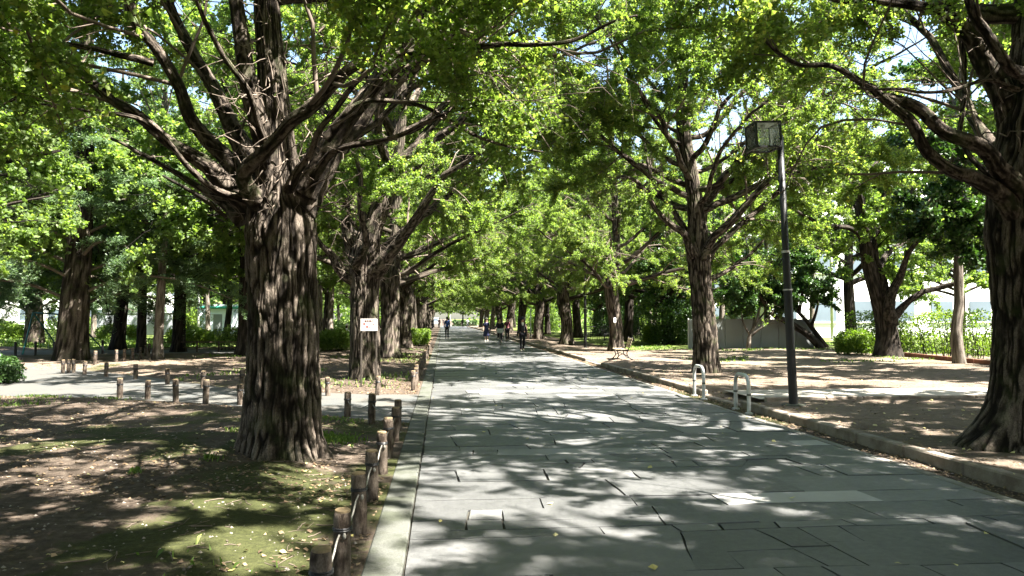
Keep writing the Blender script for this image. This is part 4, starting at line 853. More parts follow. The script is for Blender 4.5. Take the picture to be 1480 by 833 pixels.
# bench
p=gp(899,521,.06); root=empty('park_bench',(p[0],p[1],gz(p[0],p[1])),R(-7),'weathered slatted wooden bench with black iron legs at the path edge','bench')
M['slat']=simple('bench_wood',(.30,.25,.17),.75,var=.35,scale=5,bump=.2)
b=MB()
for k in range(5): b.box((-.30+k*.105,0,.435+.006*k*(k-2)*.3),(.09,1.5,.035),bev=.006)
b.build('seat',M['slat'],root); b=MB()
for k in range(4): 
    z=.55+k*.105; b.box((.20+.05+.30*(z-.5),0,z),(.03,1.5,.088),bev=.006)
b.build('backrest',M['slat'],root)
for y in (-.62,.62):
    b=MB(); fl=[[.20,y,.40],[.26,y,.6],[.38,y,.96]]; b.tube(spline(np.array(fl),12),.022,8)
    b.tube(spline(np.array([[-.33,y,.41],[-.2,y,.41],[.0,y,.405],[.21,y,.40]]),10),.022,8)
    b.tube(spline(np.array([[-.30,y,.41],[-.24,y,.28],[-.22,y,.15],[-.34,y,.0]]),14),.022,8); b.tube(spline(np.array([[.18,y,.40],[.14,y,.26],[.2,y,.12],[.36,y,.0]]),14),.022,8); b.tube(spline(np.array([[-.22,y,.16],[-.03,y,.24],[.15,y,.16]]),10),.016,8)
    b.box((-.34,y,.008),(.1,.05,.02)); b.box((.36,y,.008),(.1,.05,.02)); b.build('leg_frame',M['iron'],root,True)
bench_o=root; bench_o.scale=(.84,.84,.84)
# ---- shrubs and hedges
def shrub(name,loc,dim,n,ls,leaf,label,cat,shape='round',seed=1,stems=14,rz=0.,zlow=.1,group=None,stemmat='bark_dark',thin=0.):
    g=np.random.default_rng(seed); root=empty(name,loc,rz,label,cat,group); dx,dy,dz=dim
    m=n*3; U=g.uniform(-1,1,(m,3))
    if shape=='round': q=np.sqrt(U[:,0]**2+U[:,1]**2+np.clip(U[:,2],-.2,1)**2)
    else: q=np.max(np.abs(U*np.array([1,1,.97])),1)
    bump=.10*fbm(U*np.array([dx,dy,dz])*1.6+seed,seed,2)
    k=(q<.92+bump)&((q>.5)|(g.random(m)<.35)); U=U[k][:n]
    z=zlow+(dz-zlow)*(U[:,2]+1)/2; pos=np.stack([U[:,0]*dx/2,U[:,1]*dy/2,z],1)
    if thin: pos=pos[(g.random(len(pos))<(.25+.75*sstep(.15,thin,pos[:,2]/dz)))&(fbm(pos*2.2,seed+5,2)>-.35)]
    V,F_,r=leaf_mesh(pos,g,ls,upb=.5,seed=seed,droopd=.1); mk('foliage',V,[F_],M[leaf],root,False,{'rnd':('FACE',r)})
    P=[]
    for _ in range(stems):
        a=np.array([g.uniform(-.42,.42)*dx*(.5 if shape=='round' else 1),g.uniform(-.4,.4)*dy*(.5 if shape=='round' else 1),-.05]); e=a*np.array([1.5 if shape=='round' else 1.02,1.5 if shape=='round' else 1.05,0])+np.array([g.normal()*.08,g.normal()*.08,dz*.86]); s=np.linspace(0,1,6)[:,None]; P.append(a*(1-s)+e*s+np.r_[[[0,0,0]],g.normal(size=(5,3))*.035])
    P=np.array(P); b=MB(); b.add(*batch(P,np.full((len(P),6),.013+.006*dz/2)*np.linspace(1,.4,6)[None,:],5)); b.build('stems',M[stemmat],root,True); return root
shrub('hedge',(19.3,25.0,.13),(.9,19,1.82),26000,.075,'leaf_h','clipped see-through hedge along the right lawn, yellow-green on top','hedge','box',3,70,0.,.1,thin=.75)
shrub('hedge',(21.0,26.,.1),(.9,20,.95),14000,.075,'leaf_h','low yellow-green hedge seen through the stems of the tall clipped hedge','hedge','box',4,40)
p=gp(1236,512,.17); shrub('bush',(p[0],p[1],gz(p[0],p[1])),(1.75,1.7,1.08),7500,.07,'leaf_h','rounded bright green bush left of the forked tree','bush','round',5,16)
p=gp(945,496,.15); shrub('bush',(p[0],p[1],gz(p[0],p[1])),(1.5,1.5,1.15),2600,.11,'leaf_h','sunlit pale shrub glowing in front of the dark evergreens','bush','round',6,16)
shrub('bush',(-1.55,44.5,gz(-1.55,44.5)),(1.7,3.0,.95),8000,.08,'leaf_h','boxy trimmed bush beside the left kerb, sunlit on its face','bush','box',7,20)
p=gp(487,507,.06); shrub('bush',(p[0],p[1],gz(p[0],p[1])),(2.3,2.,1.05),7000,.085,'leaf_b','loose green bush between the big near trunk and the notice board','bush','round',8,18)
p=gp(-8,552,.05); shrub('bush',(p[0],p[1],gz(p[0],p[1])),(1.3,1.2,.75),4500,.06,'leaf_e','small dark bush cut by the left edge of the photo','bush','round',9,14)
p=gp(335,505,.06); shrub('bush',(p[0],p[1],gz(p[0],p[1])),(2.6,1.6,1.25),4500,.08,'leaf_b','thin-stemmed airy bush just left of the big near trunk','bush','round',10,26,thin=.8)
p=gp(276,499,.06); shrub('bush',(p[0],p[1],gz(p[0],p[1])),(3.2,1.2,1.0),5000,.10,'leaf_h','sunlit low bush behind the brown railing on the left','bush','round',11,16)
p=gp(170,490,.1); shrub('bush',(p[0],p[1],gz(p[0],p[1])),(3.5,1.5,1.3),5000,.12,'leaf_h','sunlit bush on the mound right of the cedar','bush','round',12,16)
p=gp(15,490,.1); shrub('bush',(p[0],p[1],gz(p[0],p[1])),(3.0,1.5,1.3),4500,.12,'leaf_h','sunlit bush behind the swing frame at the far left','bush','round',13,16)
p=gp(1150,500,.15); shrub('bush',(p[0]+.6,p[1],gz(p[0],p[1])),(1.3,1.,.8),3000,.07,'leaf_b','low leafy bush under the leaning stems','bush','round',14,14)
for n_,(px,py,w_,h_) in enumerate(((985,499,3.2,2.6),(1016,500,2.6,2.2),(925,490,3.2,2.6),(880,487,3.0,2.4),(1052,500,2.0,1.5))):
    p=gp(px,py,.15); shrub('bush',(p[0],p[1]+1.2,gz(p[0],p[1]+1.2)),(w_,2.2,h_),6500,.085,'leaf_e',('dark bush right of the clustered evergreen stems','dark bush directly behind the ginkgo with slanting limbs','dark bush left of the sunlit pale shrub','dark bush behind the picket railing','low dark bush at the left end of the grey panel fence')[n_],'bush','round',40+n_,14)
shrub('hedge',(4.6,157.,.0),(5.5,1.0,1.3),2500,.2,'leaf_e','low dark hedge closing the far end of the path','hedge','box',15,10)
g=np.random.default_rng(99)
for n in range(22):    # understorey far off, both sides
    x=g.uniform(-46,-9) if n<12 else g.uniform(10,34); y=g.uniform(62,105); d=g.uniform(2.5,5)
    shrub('bush',(x,y,gz(x,y)),(d*1.3,d,g.uniform(1.3,2.6)),2600,.17,'leaf_b' if n%3 else 'leaf_h','leafy undergrowth bush deep in the woods left of the path' if n<12 else 'leafy undergrowth bush deep in the woods right of the path','bush','round',100+n,10,group='undergrowth left of the path' if n<12 else 'undergrowth right of the path')
# timber edging in front of hedge
M['redwood']=simple('red_brown_timber',(.15,.06,.035),.85,var=.3,scale=4,bump=.2)
a=gp(1308,515,.17); c_=gp(1500,535,.17); root=empty('timber_edging',(a[0],a[1],.1),0,'low red-brown timber edging along the foot of the hedge','edging'); d=c_-a; L=np.linalg.norm(d[:2]); rz=math.atan2(d[1],d[0]); n=5
for k in range(n): b=MB(); b.box((d[0]*(k+.5)/n,d[1]*(k+.5)/n,.09),(L/n-.02,.07,.24),rz=rz,bev=.012); b.build('board',M['redwood'],root)
# grey panel fence
M['panel']=simple('grey_panel',(.17,.185,.18),.6,var=.08,scale=1.5); root=empty('panel_fence',(0,35.6,.15),0,'low grey panel fence behind the small pale tree and lamp post','fence')
for k in range(7): b=MB(); b.box((12.3+k*.9,0,.72),(.875,.04,1.42),bev=.006); b.build('panel',M['panel'],root)
for k in range(8): b=MB(); b.box((11.85+k*.9,.045,.72),(.06,.045,1.5),bev=.006); b.build('post',M['steel'],root)
# dark picket railing right, brown railing left
def railing(loc,rz,L,h,n,m,label,gap=.12):
    root=empty('railing',loc,rz,label,'railing'); b=MB(); b.box((0,0,h-.04),(L,.045,.05)); b.box((0,0,h*.45),(L,.04,.045)); b.build('rail',m,root)
    b=MB(); k=int(L/gap)
    for q in range(k): b.box((-L/2+(q+.5)*L/k,.0,h*.47),(.025,.024,h*.9-.06))
    if gap<.5: b.build('picket',m,root); root.children[-1]['kind']='stuff'
    for q in range(n): b=MB(); b.box((-L/2+q*L/(n-1),.03,h/2-.04),(.07,.07,h+.1),bev=.008); b.build('post',m,root)
p=gp(874,492,.15); railing((p[0],p[1],gz(p[0],p[1])),.1,2.6,1.0,3,M['iron'],'dark picket railing behind the tree by the bench')
M['brown']=simple('brown_paint',(.07,.045,.032),.7); p=gp(300,508,.06); railing((p[0],p[1],gz(p[0],p[1])),-.12,5.2,.55,6,M['brown'],'low brown railing in the shade left of the big trunk',.9)
# white pole left, white post right, utility pole
def pole(px,py,z,h,r,m,label,name='pole',cat='pole',cross=False):
    p=gp(px,py,z); root=empty(name,(p[0],p[1],gz(p[0],p[1])),0,label,cat); b=MB(); b.tube(np.array([[0,0,-.2],[0,0,h*.5],[0,0,h]]),[r,r*.9,r*.75],12); b.build('shaft',m,root,True)
    b=MB(); b.tube(np.array([[0,0,-.02],[0,0,.03],[0,0,.05]]),[r*2.2,r*2.2,r*1.2],12); b.build('foot_plate',m,root)
    b=MB(); b.ball((0,0,h),(r*1.6,r*1.6,r*1.2),10,6); b.build('cap',m,root)
    if cross:
        for q in (.78,.9): b=MB(); b.box((0,-.1,h*q),(1.5,.09,.1)); b.build('cross_arm',m,root)
pole(286,497,.06,5.2,.07,M['white'],'thin white pole beyond the brown railing on the left'); pole(767,486,.1,2.4,.06,M['white'],'thin white post just right of the walking woman in black'); pole(730.5,491,.0,.85,.07,M['white'],'short white bollard between the cyclist and the walking woman','bollard','bollard'); pole(650,470,.0,9.,.2,M['white'],'white pole standing at the far end of the path')
pole(1203,492,.15,9.,.1,M['steel'],'grey utility pole with cross arms against the white building','utility_pole','utility pole',True)
# tag on trunk
p=at(886,463,34.6); root=empty('trunk_tag',(p[0],34.22,p[2]),0,'small white name tag on the trunk behind the bench','tag'); b=MB(); b.box((0,0,0),(.11,.012,.22),bev=.003); b.build('plate',M['white'],root); b=MB(); b.torus((0,.30,.05),.30,.006,'z',24,5); b.build('wire',M['iron'],root)
# swing frame
M['teal']=simple('teal_paint',(.02,.16,.17),.5); root=empty('swing_frame',(at(30,514,36)[0],36,.05),0,'teal swing frame on the bright lawn at the far left','swing'); o0=np.array(root.location[:])
A=at(48,452,36.8); Bq=at(104,456,36.8)
b=MB(); b.tube(np.array([A,Bq])-o0,.04,10); b.build('top_bar',M['teal'],root,True)
for T_,foot in ((A,gp(32,512,.05)),(A,np.array([A[0]+.25,39.,.05])),(Bq,gp(84,516,.05)),(Bq,np.array([Bq[0]+.6,39.,.05]))): b=MB(); b.tube(np.array([T_,foot-np.array([0,0,.1])])-o0,.036,10); b.build('leg',M['teal'],root,True)
for f in (.3,.68):
    s=A*(1-f)+Bq*f-o0; b=MB()
    for q in (-.2,.2): b.tube(np.array([s+[q,0,0],s+[q,0,-1.55]]),.008,6)
    ch=b.build('chain',M['steel'],root); b=MB(); b.box(s+np.array([0,0,-1.56]),(.46,.18,.03),bev=.005); b.build('seat',M['brown'],ch)
# hoarding, buildings
M['hoard']=simple('pale_hoarding',(.62,.68,.74),.6,var=.06,scale=.6); root=empty('hoarding',(0,76,.1),0,'pale blue-white hoarding panels beyond the lawn on the left','hoarding'); xa=at(283,480,76)[0]
for k in range(9): b=MB(); b.box((xa+.9+k*1.22,0,1.45),(1.2,.05,2.9),bev=.01); b.build('panel',M['hoard'],root)
M['greenroof']=simple('green_awning',(.05,.32,.24),.6); root=empty('site_hut',(at(318,480,74)[0],74,.05),0,'small green-roofed hut in front of the pale hoarding','hut'); b=MB(); b.box((0,0,1.25),(1.9,1.6,2.5),bev=.02); b.build('wall',M['hoard'],root); b=MB(); b.box((0,0,2.62),(3.6,2.4,.22),bev=.05); b.build('roof',M['greenroof'],root); b=MB(); b.box((0,-.81,1.0),(.8,.03,1.95)); b.build('door',M['panel'],root)
M['greywall']=simple('grey_boundary_wall',(.30,.32,.34),.8,var=.1,scale=1.); root=empty('boundary_wall',(0,70,.2),0,'grey boundary wall behind the sunlit mound','wall'); b=MB(); b.box(((at(145,480,70)[0]+at(240,480,70)[0])/2,0,.9),(6.6,.2,1.9),bev=.02); b.build('wall_face',M['greywall'],root); b=MB(); b.box(((at(145,480,70)[0]+at(240,480,70)[0])/2,0,1.89),(6.7,.3,.1),bev=.02); b.build('coping',M['panel'],root)
M['facade']=simple('white_facade',(.74,.74,.72),.7,var=.04,scale=.4); M['window']=simple('window_glass',(.10,.13,.16),.12,var=.2,scale=.3,spec=.6)
def building(loc,dim,cols,rows,label,sides=('-y','-x','+x'),roofcol='panel'):
    dx,dy,dz=dim; root=empty('building',loc,0,label,'building'); b=MB(); b.box((0,0,dz/2),(dx,dy,dz)); b.build('wall',M['facade'],root); b=MB(); b.box((0,0,dz+.25),(dx+.5,dy+.5,.5),bev=.05); b.build('roof',M[roofcol],root)
    for s in sides:
        w=dx if s=='-y' else dy; nc=max(2,int(cols*w/dx))
        for r in range(rows):
            for c in range(nc):
                u=-w/2+(c+.5)*w/nc; z=(r+.5)*dz/rows+.3; ww,wh=w/nc*.55,dz/rows*.42
                b=MB()
                if s=='-y': b.box((u,-dy/2-.02,z),(ww,.05,wh)); 
                else: b.box(((-1 if s=='-x' else 1)*(dx/2+.02),u,z),(.05,ww,wh))
                f=b.build('window',M['window'],root); b=MB()
                if s=='-y': b.box((u,-dy/2-.06,z-wh/2-.06),(ww+.2,.16,.1))
                else: b.box(((-1 if s=='-x' else 1)*(dx/2+.06),u,z-wh/2-.06),(.16,ww+.2,.1))
                b.build('sill',M['facade'],f)
building((34.,60,0),(19,9,7.5),6,2,'bright white building behind the hedge on the right',('-y','-x'))
building((-62,120,0),(40,14,22),8,6,'pale multi-storey building behind the woods on the left',('-y','+x'))
building((-47,74,.1),(12,7,3.6),4,1,'low pale house behind the swing at the far left',('-y',))
building((60,110,0),(50,14,24),9,6,'tall pale building behind the woods on the right',('-y','-x'))
# van at far end
p=gp(631,471,0); root=empty('van',(-1.7,166,.02),0,'white van parked at the bright far end of the path','van'); b=MB(); b.box((0,0,1.05),(1.75,4.2,1.5),bev=.22); b.build('body',M['white'],root); b=MB(); b.box((0,-2.06,1.38),(1.45,.12,.6),bev=.05); b.build('windscreen',M['window'],root)
for s in (-.55,.55): b=MB(); b.box((s,-2.1,.75),(.32,.06,.18),bev=.03); b.build('headlight',M['steel'],root)
for s in (-.75,.75):
    for y in (-1.3,1.3): b=MB(); b.torus((s,y,.32),.24,.09,'x',20,8); w_=b.build('wheel',M['black'],root); b=MB(); b.tube(np.array([[s-.05,y,.32],[s+.05,y,.32]]),.17,14); b.build('rim',M['steel'],w_)
# far woods behind everything
g=np.random.default_rng(5); pts=[]
for k in range(260):
    side=-1 if k%2 else 1; x=side*g.uniform(9,150) ; y=g.uniform(125,215) if abs(x)<70 else g.uniform(50,215); h=g.uniform(6,15); r=g.uniform(3,6); q=unit(g.normal(size=(260,3)))*g.random((260,1))**.4; pts.append(q*np.array([r,r,h*.5])+np.array([x,y,h*.52]))
pos=np.concatenate(pts); V,F_,r=leaf_mesh(pos,g,.75,upb=.6); tag(mk('far_woods',V,[F_],M['leaf_b'],None,False,{'rnd':('FACE',r)}),kind='stuff')
# ------------------------------------------------------------------ people
def skin(name,joints,edges,rad,m,parent,root,sub=1):
    names=list(joints); idx={k:i for i,k in enumerate(names)}
    used_=sorted({k for e in edges for k in e},key=lambda k:idx[k]); ix={k:i for i,k in enumerate(used_)}
    me=bpy.data.meshes.new(name); me.from_pydata([joints[k] for k in used_],[(ix[a],ix[b]) for a,b in edges],[]); o=bpy.data.objects.new(name,me); COL.objects.link(o)
    md=o.modifiers.new('s','SKIN'); md.use_smooth_shade=True
    for i,k in enumerate(used_):
        sv=me.skin_vertices[0].data[i]; r=rad[k]; sv.radius=(r,r) if not isinstance(r,tuple) else r; sv.use_root=(k==root)
    ms=o.modifiers.new('u','SUBSURF'); ms.levels=sub; ms.render_levels=sub
    dg=bpy.context.evaluated_depsgraph_get(); me2=bpy.data.meshes.new_from_object(o.evaluated_get(dg)); bpy.data.objects.remove(o); bpy.data.meshes.remove(me)
    me2.name=name; me2.materials.clear(); me2.materials.append(m); o=bpy.data.objects.new(name,me2); COL.objects.link(o); o.parent=parent; return o
def cloth(name,col): 
    k='c_'+name
    if k not in M: M[k]=simple(name,col,.85,var=.2,scale=12,bump=.15)
    return M[k]
def person(loc,rz,label,h=1.65,top=('dark_cloth',(.015,.015,.018)),bottom=('dark_trousers',(.014,.014,.02)),shoe=('shoe',(.03,.03,.03)),hair=(.012,.01,.009),skirt=False,hat=None,hatrim=False,scarf=None,bag=None,stride=.22,arm=.18,pose='walk',detail=True,sleeves=True,group=None,backpack=None):
    root=empty('person',loc,rz,label,'person',group); s=h/1.70; J={}; Rr={}
    def j(k,x,y,z,r): J[k]=(x*s,y*s,z*s); Rr[k]=r*s if not isinstance(r,tuple) else (r[0]*s,r[1]*s)
    dz=0.; 
    sit=pose in('ride','crouch'); zp=.93 if pose=='walk' else (.88 if pose=='ride' else .42); 
    j('pelvis',0,0,zp,(.145,.105)); le=.10 if pose=='ride' else (.14 if pose=='crouch' else .0)
    j('waist',0,le*.3,zp+.16,(.125,.095)); j('chest',0,le*.8,zp+.36,(.15,.11)); j('collar',0,le,zp+.50,(.07,.06)); j('neck',0,le+.015,zp+.56,.05); j('jaw',0,le+.045,zp+.625,.064); j('head',0,le+.035,zp+.70,.088); j('crown_',0,le+.02,zp+.775,.062)
    j('nose',0,le+.125,zp+.675,.013); j('chin',0,le+.095,zp+.61,.03)
    for sd,nm in ((-1,'L'),(1,'R')):
        j('sh'+nm,sd*.165,le*.9,zp+.45,.062)
        sw=arm*sd
        if pose=='ride': e=(sd*.25,le+.10,zp+.24); w_=(sd*.24,le+.36,zp+.18)
        elif pose=='crouch': e=(sd*.22,le+.16,zp+.24); w_=(sd*.12,le+.34,zp+.22)
        else: e=(sd*.215,-.03+sw*.6,zp+.20); w_=(sd*.23,.05+sw*1.25,zp-.03)
        j('el'+nm,*e,.042); j('wr'+nm,*w_,.028)
        d=unit(np.array(w_)-np.array(e)); pm=np.array(w_)+d*.055; j('pa'+nm,*pm,(.034,.02))
        ax=np.array([0,1.,0]) if abs(d[2])>.6 else np.array([1.,0,0])
        for f in range(4):
            o_=ax*(f-1.5)*.018; ln=(.062,.075,.072,.055)[f]; q=pm+o_+d*.03; j('f%d'%f+nm,*q,.009); q2=q+d*ln*.6-np.array([sd*.012,0,0]); j('g%d'%f+nm,*q2,.008); 
        q=pm-ax*.03-d*.01; j('t0'+nm,*(q+d*.01),.011); j('t1'+nm,*(q-ax*.012+d*.045),.009)
        if pose=='walk': hp=(sd*.085,0,zp-.04); kn=(sd*.09,.05+stride*sd*.45,zp-.45); an=(sd*.085,-.04+stride*sd*1.0-(.06 if sd<0 else 0),.085+(.05 if sd<0 else 0)); to=(sd*.10,an[1]+.15,.04+(.0 if sd<0 else .0))
        elif pose=='ride': hp=(sd*.085,0,zp-.03); kn=(sd*.10,.34,zp-.22-(.12 if sd<0 else 0)); an=(sd*.10,.24,.42-(.20 if sd<0 else 0)); to=(sd*.11,an[1]+.14,an[2]-.05)
        else: hp=(sd*.09,0,zp-.03); kn=(sd*.16,.36,zp+.02); an=(sd*.14,.20,.09); to=(sd*.15,.34,.04)
        j('hp'+nm,*hp,.082); j('kn'+nm,*kn,.055); j('ca'+nm,kn[0],kn[1]*.55+an[1]*.45-.02,kn[2]*.6+an[2]*.4,.05); j('an'+nm,*an,.036); j('he'+nm,an[0],an[1]-.035,an[2]-.045,.032); j('to'+nm,*to,.032)
    E=[('pelvis','waist'),('waist','chest'),('chest','collar'),('collar','neck'),('neck','jaw'),('jaw','head'),('head','crown_'),('head','nose'),('jaw','chin')]
    arms=[];legs=[];hands=[]
    for nm in 'LR':
        arms+= [('collar','sh'+nm),('sh'+nm,'el'+nm),('el'+nm,'wr'+nm)]; hands+=[('wr'+nm,'pa'+nm)]+[('pa'+nm,'f%d'%f+nm) for f in range(4)]+[('f%d'%f+nm,'g%d'%f+nm) for f in range(4)]+[('pa'+nm,'t0'+nm),('t0'+nm,'t1'+nm)]
        legs+= [('pelvis','hp'+nm),('hp'+nm,'kn'+nm),('kn'+nm,'ca'+nm),('ca'+nm,'an'+nm)]; 
    feet=[('an'+nm,'to'+nm) for nm in 'LR']+[('an'+nm,'he'+nm) for nm in 'LR']
    skin('body',J,E+arms+(hands if detail else [])+legs+feet,Rr,M['skin'],root,'pelvis',1)
    def grow(k,f,a): 
        r=Rr[k]; return tuple(x*f+a for x in r) if isinstance(r,tuple) else r*f+a
    G_={k:grow(k,1.06,.012*s) for k in Rr}; G_['collar']=(.075*s,.066*s)
    skin('top',J,[('pelvis','waist'),('waist','chest'),('chest','collar')]+(arms if sleeves else [e for e in arms if e[1][:2]!='wr']),G_,cloth(*top),root,'waist',1)
    if skirt:
        b=MB(); z0,z1=J['waist'][2]-.02,.40*s; k=5; b.tube(np.array([[0,J['pelvis'][1],z0+(z1-z0)*q/k] for q in range(k+1)]),np.array([.13,.165,.19,.21,.235,.26])*s,20,rough=.05); b.build('skirt',cloth(*bottom),root,True)
    else: skin('trousers',J,legs,G_,cloth(*bottom),root,'pelvis',1)
    sh=cloth(*shoe)
    for nm in 'LR': skin('shoe',J,[('an'+nm,'to'+nm),('an'+nm,'he'+nm)],{k:(G_[k] if not isinstance(G_[k],tuple) else G_[k][0])*1.02 for k in G_},sh,root,'an'+nm,1)
    hc=np.array(J['head']); hm=cloth('hair_%d'%int(hair[0]*1000),hair); b=MB(); b.ball(hc+np.array([0,-.022,.022])*s,np.array([.098,.104,.105])*s,14,10)
    if skirt or hatrim: b.ball(hc+np.array([0,-.06,-.09])*s,np.array([.085,.055,.12])*s,12,8)
    b.build('hair',hm,root,True)
    if hat:
        b=MB(); t_=hc+np.array([0,-.01,.05])*s; b.tube(np.array([t_,t_+[0,0,.05*s],t_+[0,0,.09*s],t_+[0,0,.11*s]]),np.array([.112,.108,.095,.05])*s,20)
        if hatrim: b.tube(np.array([t_+[0,0,-.03*s],t_+[0,0,.0],t_+[0,0,.012*s]]),np.array([.205,.19,.11])*s,24)
        b.build('hat',cloth(*hat),root,True)
    if scarf: b=MB(); c=np.array(J['chest']); b.tube(np.array([c+np.array([0,.115,.02])*s,c+np.array([0,.10,.12])*s,c+np.array([0,.06,.17])*s]),np.array([.012,.055,.07])*s,12); b.build('scarf',cloth(*scarf),root,True)
    if bag:
        b=MB(); b.box(np.array([-.27,.06,.80])*s,(.11*s,.28*s,.26*s),bev=.03); bg=b.build('bag',cloth(*bag),root); b=MB(); c=np.array(J['chest']); b.tube(spline(np.array([np.array([-.27,.06,.92])*s,np.array([-.20,.10,1.2])*s,np.array(J['shL'])+[.04*s,.03,.075*s],np.array([-.18,-.10,1.2])*s,np.array([-.27,.02,.92])*s]),20),.012,6); b.build('strap',cloth(*bag),bg)
    if backpack: b=MB(); c=np.array(J['chest']); b.box(c+np.array([0,-.19,-.06])*s,(.28*s,.15*s,.38*s),bev=.05); b.build('backpack',cloth(*backpack),root)
    return root
def on(px,py): p=gp(px,py,.0); return (p[0],p[1],.003)
TOW=PI
person(on(755,508.5),TOW+.08,'woman in black with a wide dark hat and white scarf, walking towards the camera',1.62,hat=('navy_hat',(.02,.02,.035)),hatrim=True,scarf=('white_scarf',(.7,.72,.72)),bag=('pink_bag',(.42,.27,.24)),shoe=('cream_shoe',(.6,.58,.5)),stride=.14,arm=.08)
person(on(703,494),TOW,'woman in a dark blue dress carrying a black bag, left of the cyclist',1.6,top=('navy_dress',(.015,.018,.05)),bottom=('navy_dress',(.015,.018,.05)),skirt=True,hat=('pale_hat',(.5,.48,.42)),bag=('black_bag',(.01,.01,.012)),stride=.12,shoe=('cream_shoe',(.6,.58,.5)),sleeves=False)
person(on(646,490),.05,'man in a blue shirt and black trousers walking away up the path',1.72,top=('blue_shirt',(.02,.05,.16)),stride=.12,arm=.1,shoe=('shoe',(.03,.03,.03)))
person(on(733,493.5),TOW,'person in dark red clothes walking just behind the cyclist',1.62,top=('wine_top',(.10,.03,.04)),bottom=('dark_trousers',(.014,.014,.02)),stride=.15)
far=[(634.5,475.3,('wine_top',(.10,.03,.04)),False,'far walker in a wine red top left of the man in blue'),(625,476.5,('dark_cloth',(.015,.015,.018)),True,'far walker in dark clothes and a white hat by the trimmed bush'),(640.5,469.5,('dark_cloth',(.015,.015,.018)),False,'smallest far walker in black near the white pole'),(657.5,470.5,('pale_blue_top',(.25,.3,.45)),False,'far walker in pale blue right of the white pole'),(668.3,473.5,('dark_cloth',(.015,.015,.018)),False,'far dark figure beside the distant cyclist in white')]
for px,py,tp_,ht,lb in far: person(on(px,py),TOW if px!=640.5 else 0,lb,1.65,top=tp_,detail=False,stride=.14,hat=('white_hat',(.75,.75,.72)) if ht else None)
p=gp(498,494,.1); person((p[0],p[1],gz(p[0],p[1])),-1.2,'person in white crouching behind the loose bush, wearing a pale hat',1.62,top=('white_top',(.72,.73,.74)),pose='crouch',hat=('pale_hat',(.5,.48,.42)),hatrim=True)
# bicycles
def bicycle(loc,rz,label,basket=True):
    root=empty('bicycle',loc,rz,label,'bicycle')
    for y in (-.52,.54):
        b=MB(); b.torus((0,y,.335),.315,.02,'x',36,8); w_=b.build('wheel',M['black'],root,True); b=MB(); b.torus((0,y,.335),.295,.011,'x',36,6); b.build('rim',M['steel'],w_,True); b=MB(); b.tube(np.array([[-.05,y,.335],[.05,y,.335]]),.025,10)
        for k in range(14): a=2*PI*k/14; b.tube(np.array([[.02*(-1)**k,y,.335],[0,y+.29*math.cos(a),.335+.29*math.sin(a)]]),.0018,4)
        b.build('spokes',M['steel'],w_)
    b=MB(); st=np.array([0,-.12,.78]); bb=np.array([0,-.05,.30]); hd=np.array([0,.38,.80]); rx=np.array([0,-.52,.335])
    for a,c in ((st,bb),(bb,hd-[0,0,.08]),(bb+[0,0,.16],hd),(rx,bb),(rx,st-[0,0,.12])): b.tube(np.array([a,c]),.018,8)
    b.build('frame',M['steel'],root,True); b=MB(); b.tube(np.array([hd+[0,0,.1],hd,[.0,.54,.335]]),.017,8); b.build('fork',M['steel'],root,True)
    b=MB(); b.tube(spline(np.array([[-.27,.24,1.0],[-.22,.36,1.02],[0,.40,.94],[.22,.36,1.02],[.27,.24,1.0]]),20),.013,8); b.build('handlebar',M['steel'],root,True); b=MB(); b.ball((0,-.15,.83),(.09,.14,.04),14,8); b.build('saddle',M['black'],root,True)
    b=MB(); b.tube(np.array([[-.16,-.05,.28],[-.06,-.05,.30],[.06,-.05,.32],[.16,-.05,.34]]),.014,8); b.build('pedals',M['black'],root)
    if basket: b=MB(); b.box((0,.58,.86),(.38,.28,.26),bev=.03); b.build('basket',cloth('pale_basket',(.42,.45,.42)),root)
    return root
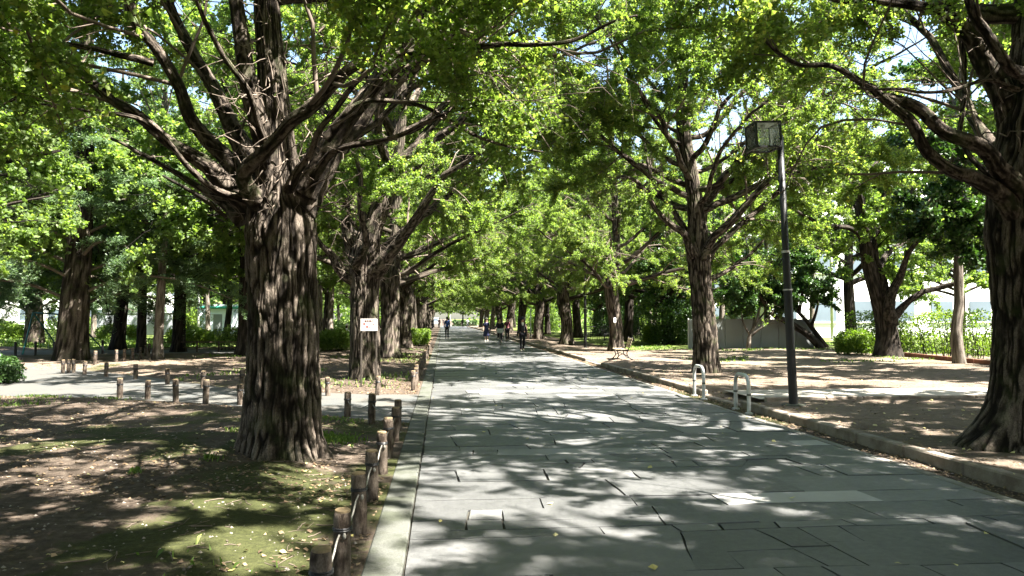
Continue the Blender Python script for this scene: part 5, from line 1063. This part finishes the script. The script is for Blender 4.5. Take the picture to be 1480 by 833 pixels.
c=on(722,498.5); bicycle(c,TOW,'bicycle with a pale grey front basket ridden towards the camera'); person((c[0],c[1],.0),TOW,'cyclist in a black top riding the bicycle with the pale basket',1.68,pose='ride',top=('dark_cloth',(.015,.015,.018)),shoe=('white_shoe',(.7,.7,.7)))
c=on(675.5,474); bicycle(c,TOW,'distant bicycle ridden by the person in white',False); person((c[0],c[1],.0),TOW,'distant cyclist in a white top at the right side of the path',1.68,pose='ride',top=('white_top',(.72,.73,.74)),detail=False)
# ------------------------------------------------------------------ light
sun_to=np.array([.80,-.50,0]); sun_to/=np.linalg.norm(sun_to); EL=R(56); SD=np.array([sun_to[0]*math.cos(EL),sun_to[1]*math.cos(EL),math.sin(EL)])
L=bpy.data.lights.new('sun','SUN'); L.energy=5.; L.angle=R(.53); L.color=(1,.95,.87); lo=bpy.data.objects.new('sun',L); COL.objects.link(lo); lo.location=(20,-20,60)
lo.rotation_euler=Vector(SD.tolist()).to_track_quat('Z','Y').to_euler()
w=bpy.data.worlds.new('World'); sc.world=w; w.use_nodes=True; nt=w.node_tree; nt.nodes.clear()
sk=nt.nodes.new('ShaderNodeTexSky'); sk.sky_type='NISHITA'; sk.sun_disc=False; sk.sun_elevation=EL; sk.sun_rotation=math.atan2(sun_to[0],sun_to[1]); sk.altitude=20; sk.air_density=1.2; sk.dust_density=2.; sk.ozone_density=1.
bg=nt.nodes.new('ShaderNodeBackground'); bg.inputs[1].default_value=.05; ou=nt.nodes.new('ShaderNodeOutputWorld'); nt.links.new(sk.outputs[0],bg.inputs[0]); nt.links.new(bg.outputs[0],ou.inputs[0])
vs=sc.view_settings; vs.view_transform='Standard'; vs.look='None'; vs.gamma=1; vs.use_curve_mapping=False; vs.exposure=EXPO
sc.display_settings.display_device='sRGB'
c=sc.cycles; c.max_bounces=8; c.diffuse_bounces=3; c.glossy_bounces=2; c.transmission_bounces=6; c.transparent_max_bounces=12; c.caustics_reflective=False; c.caustics_refractive=False; c.sample_clamp_indirect=6.
c.use_denoising=True; c.denoiser='OPENIMAGEDENOISE'; c.use_adaptive_sampling=True; c.adaptive_threshold=.01
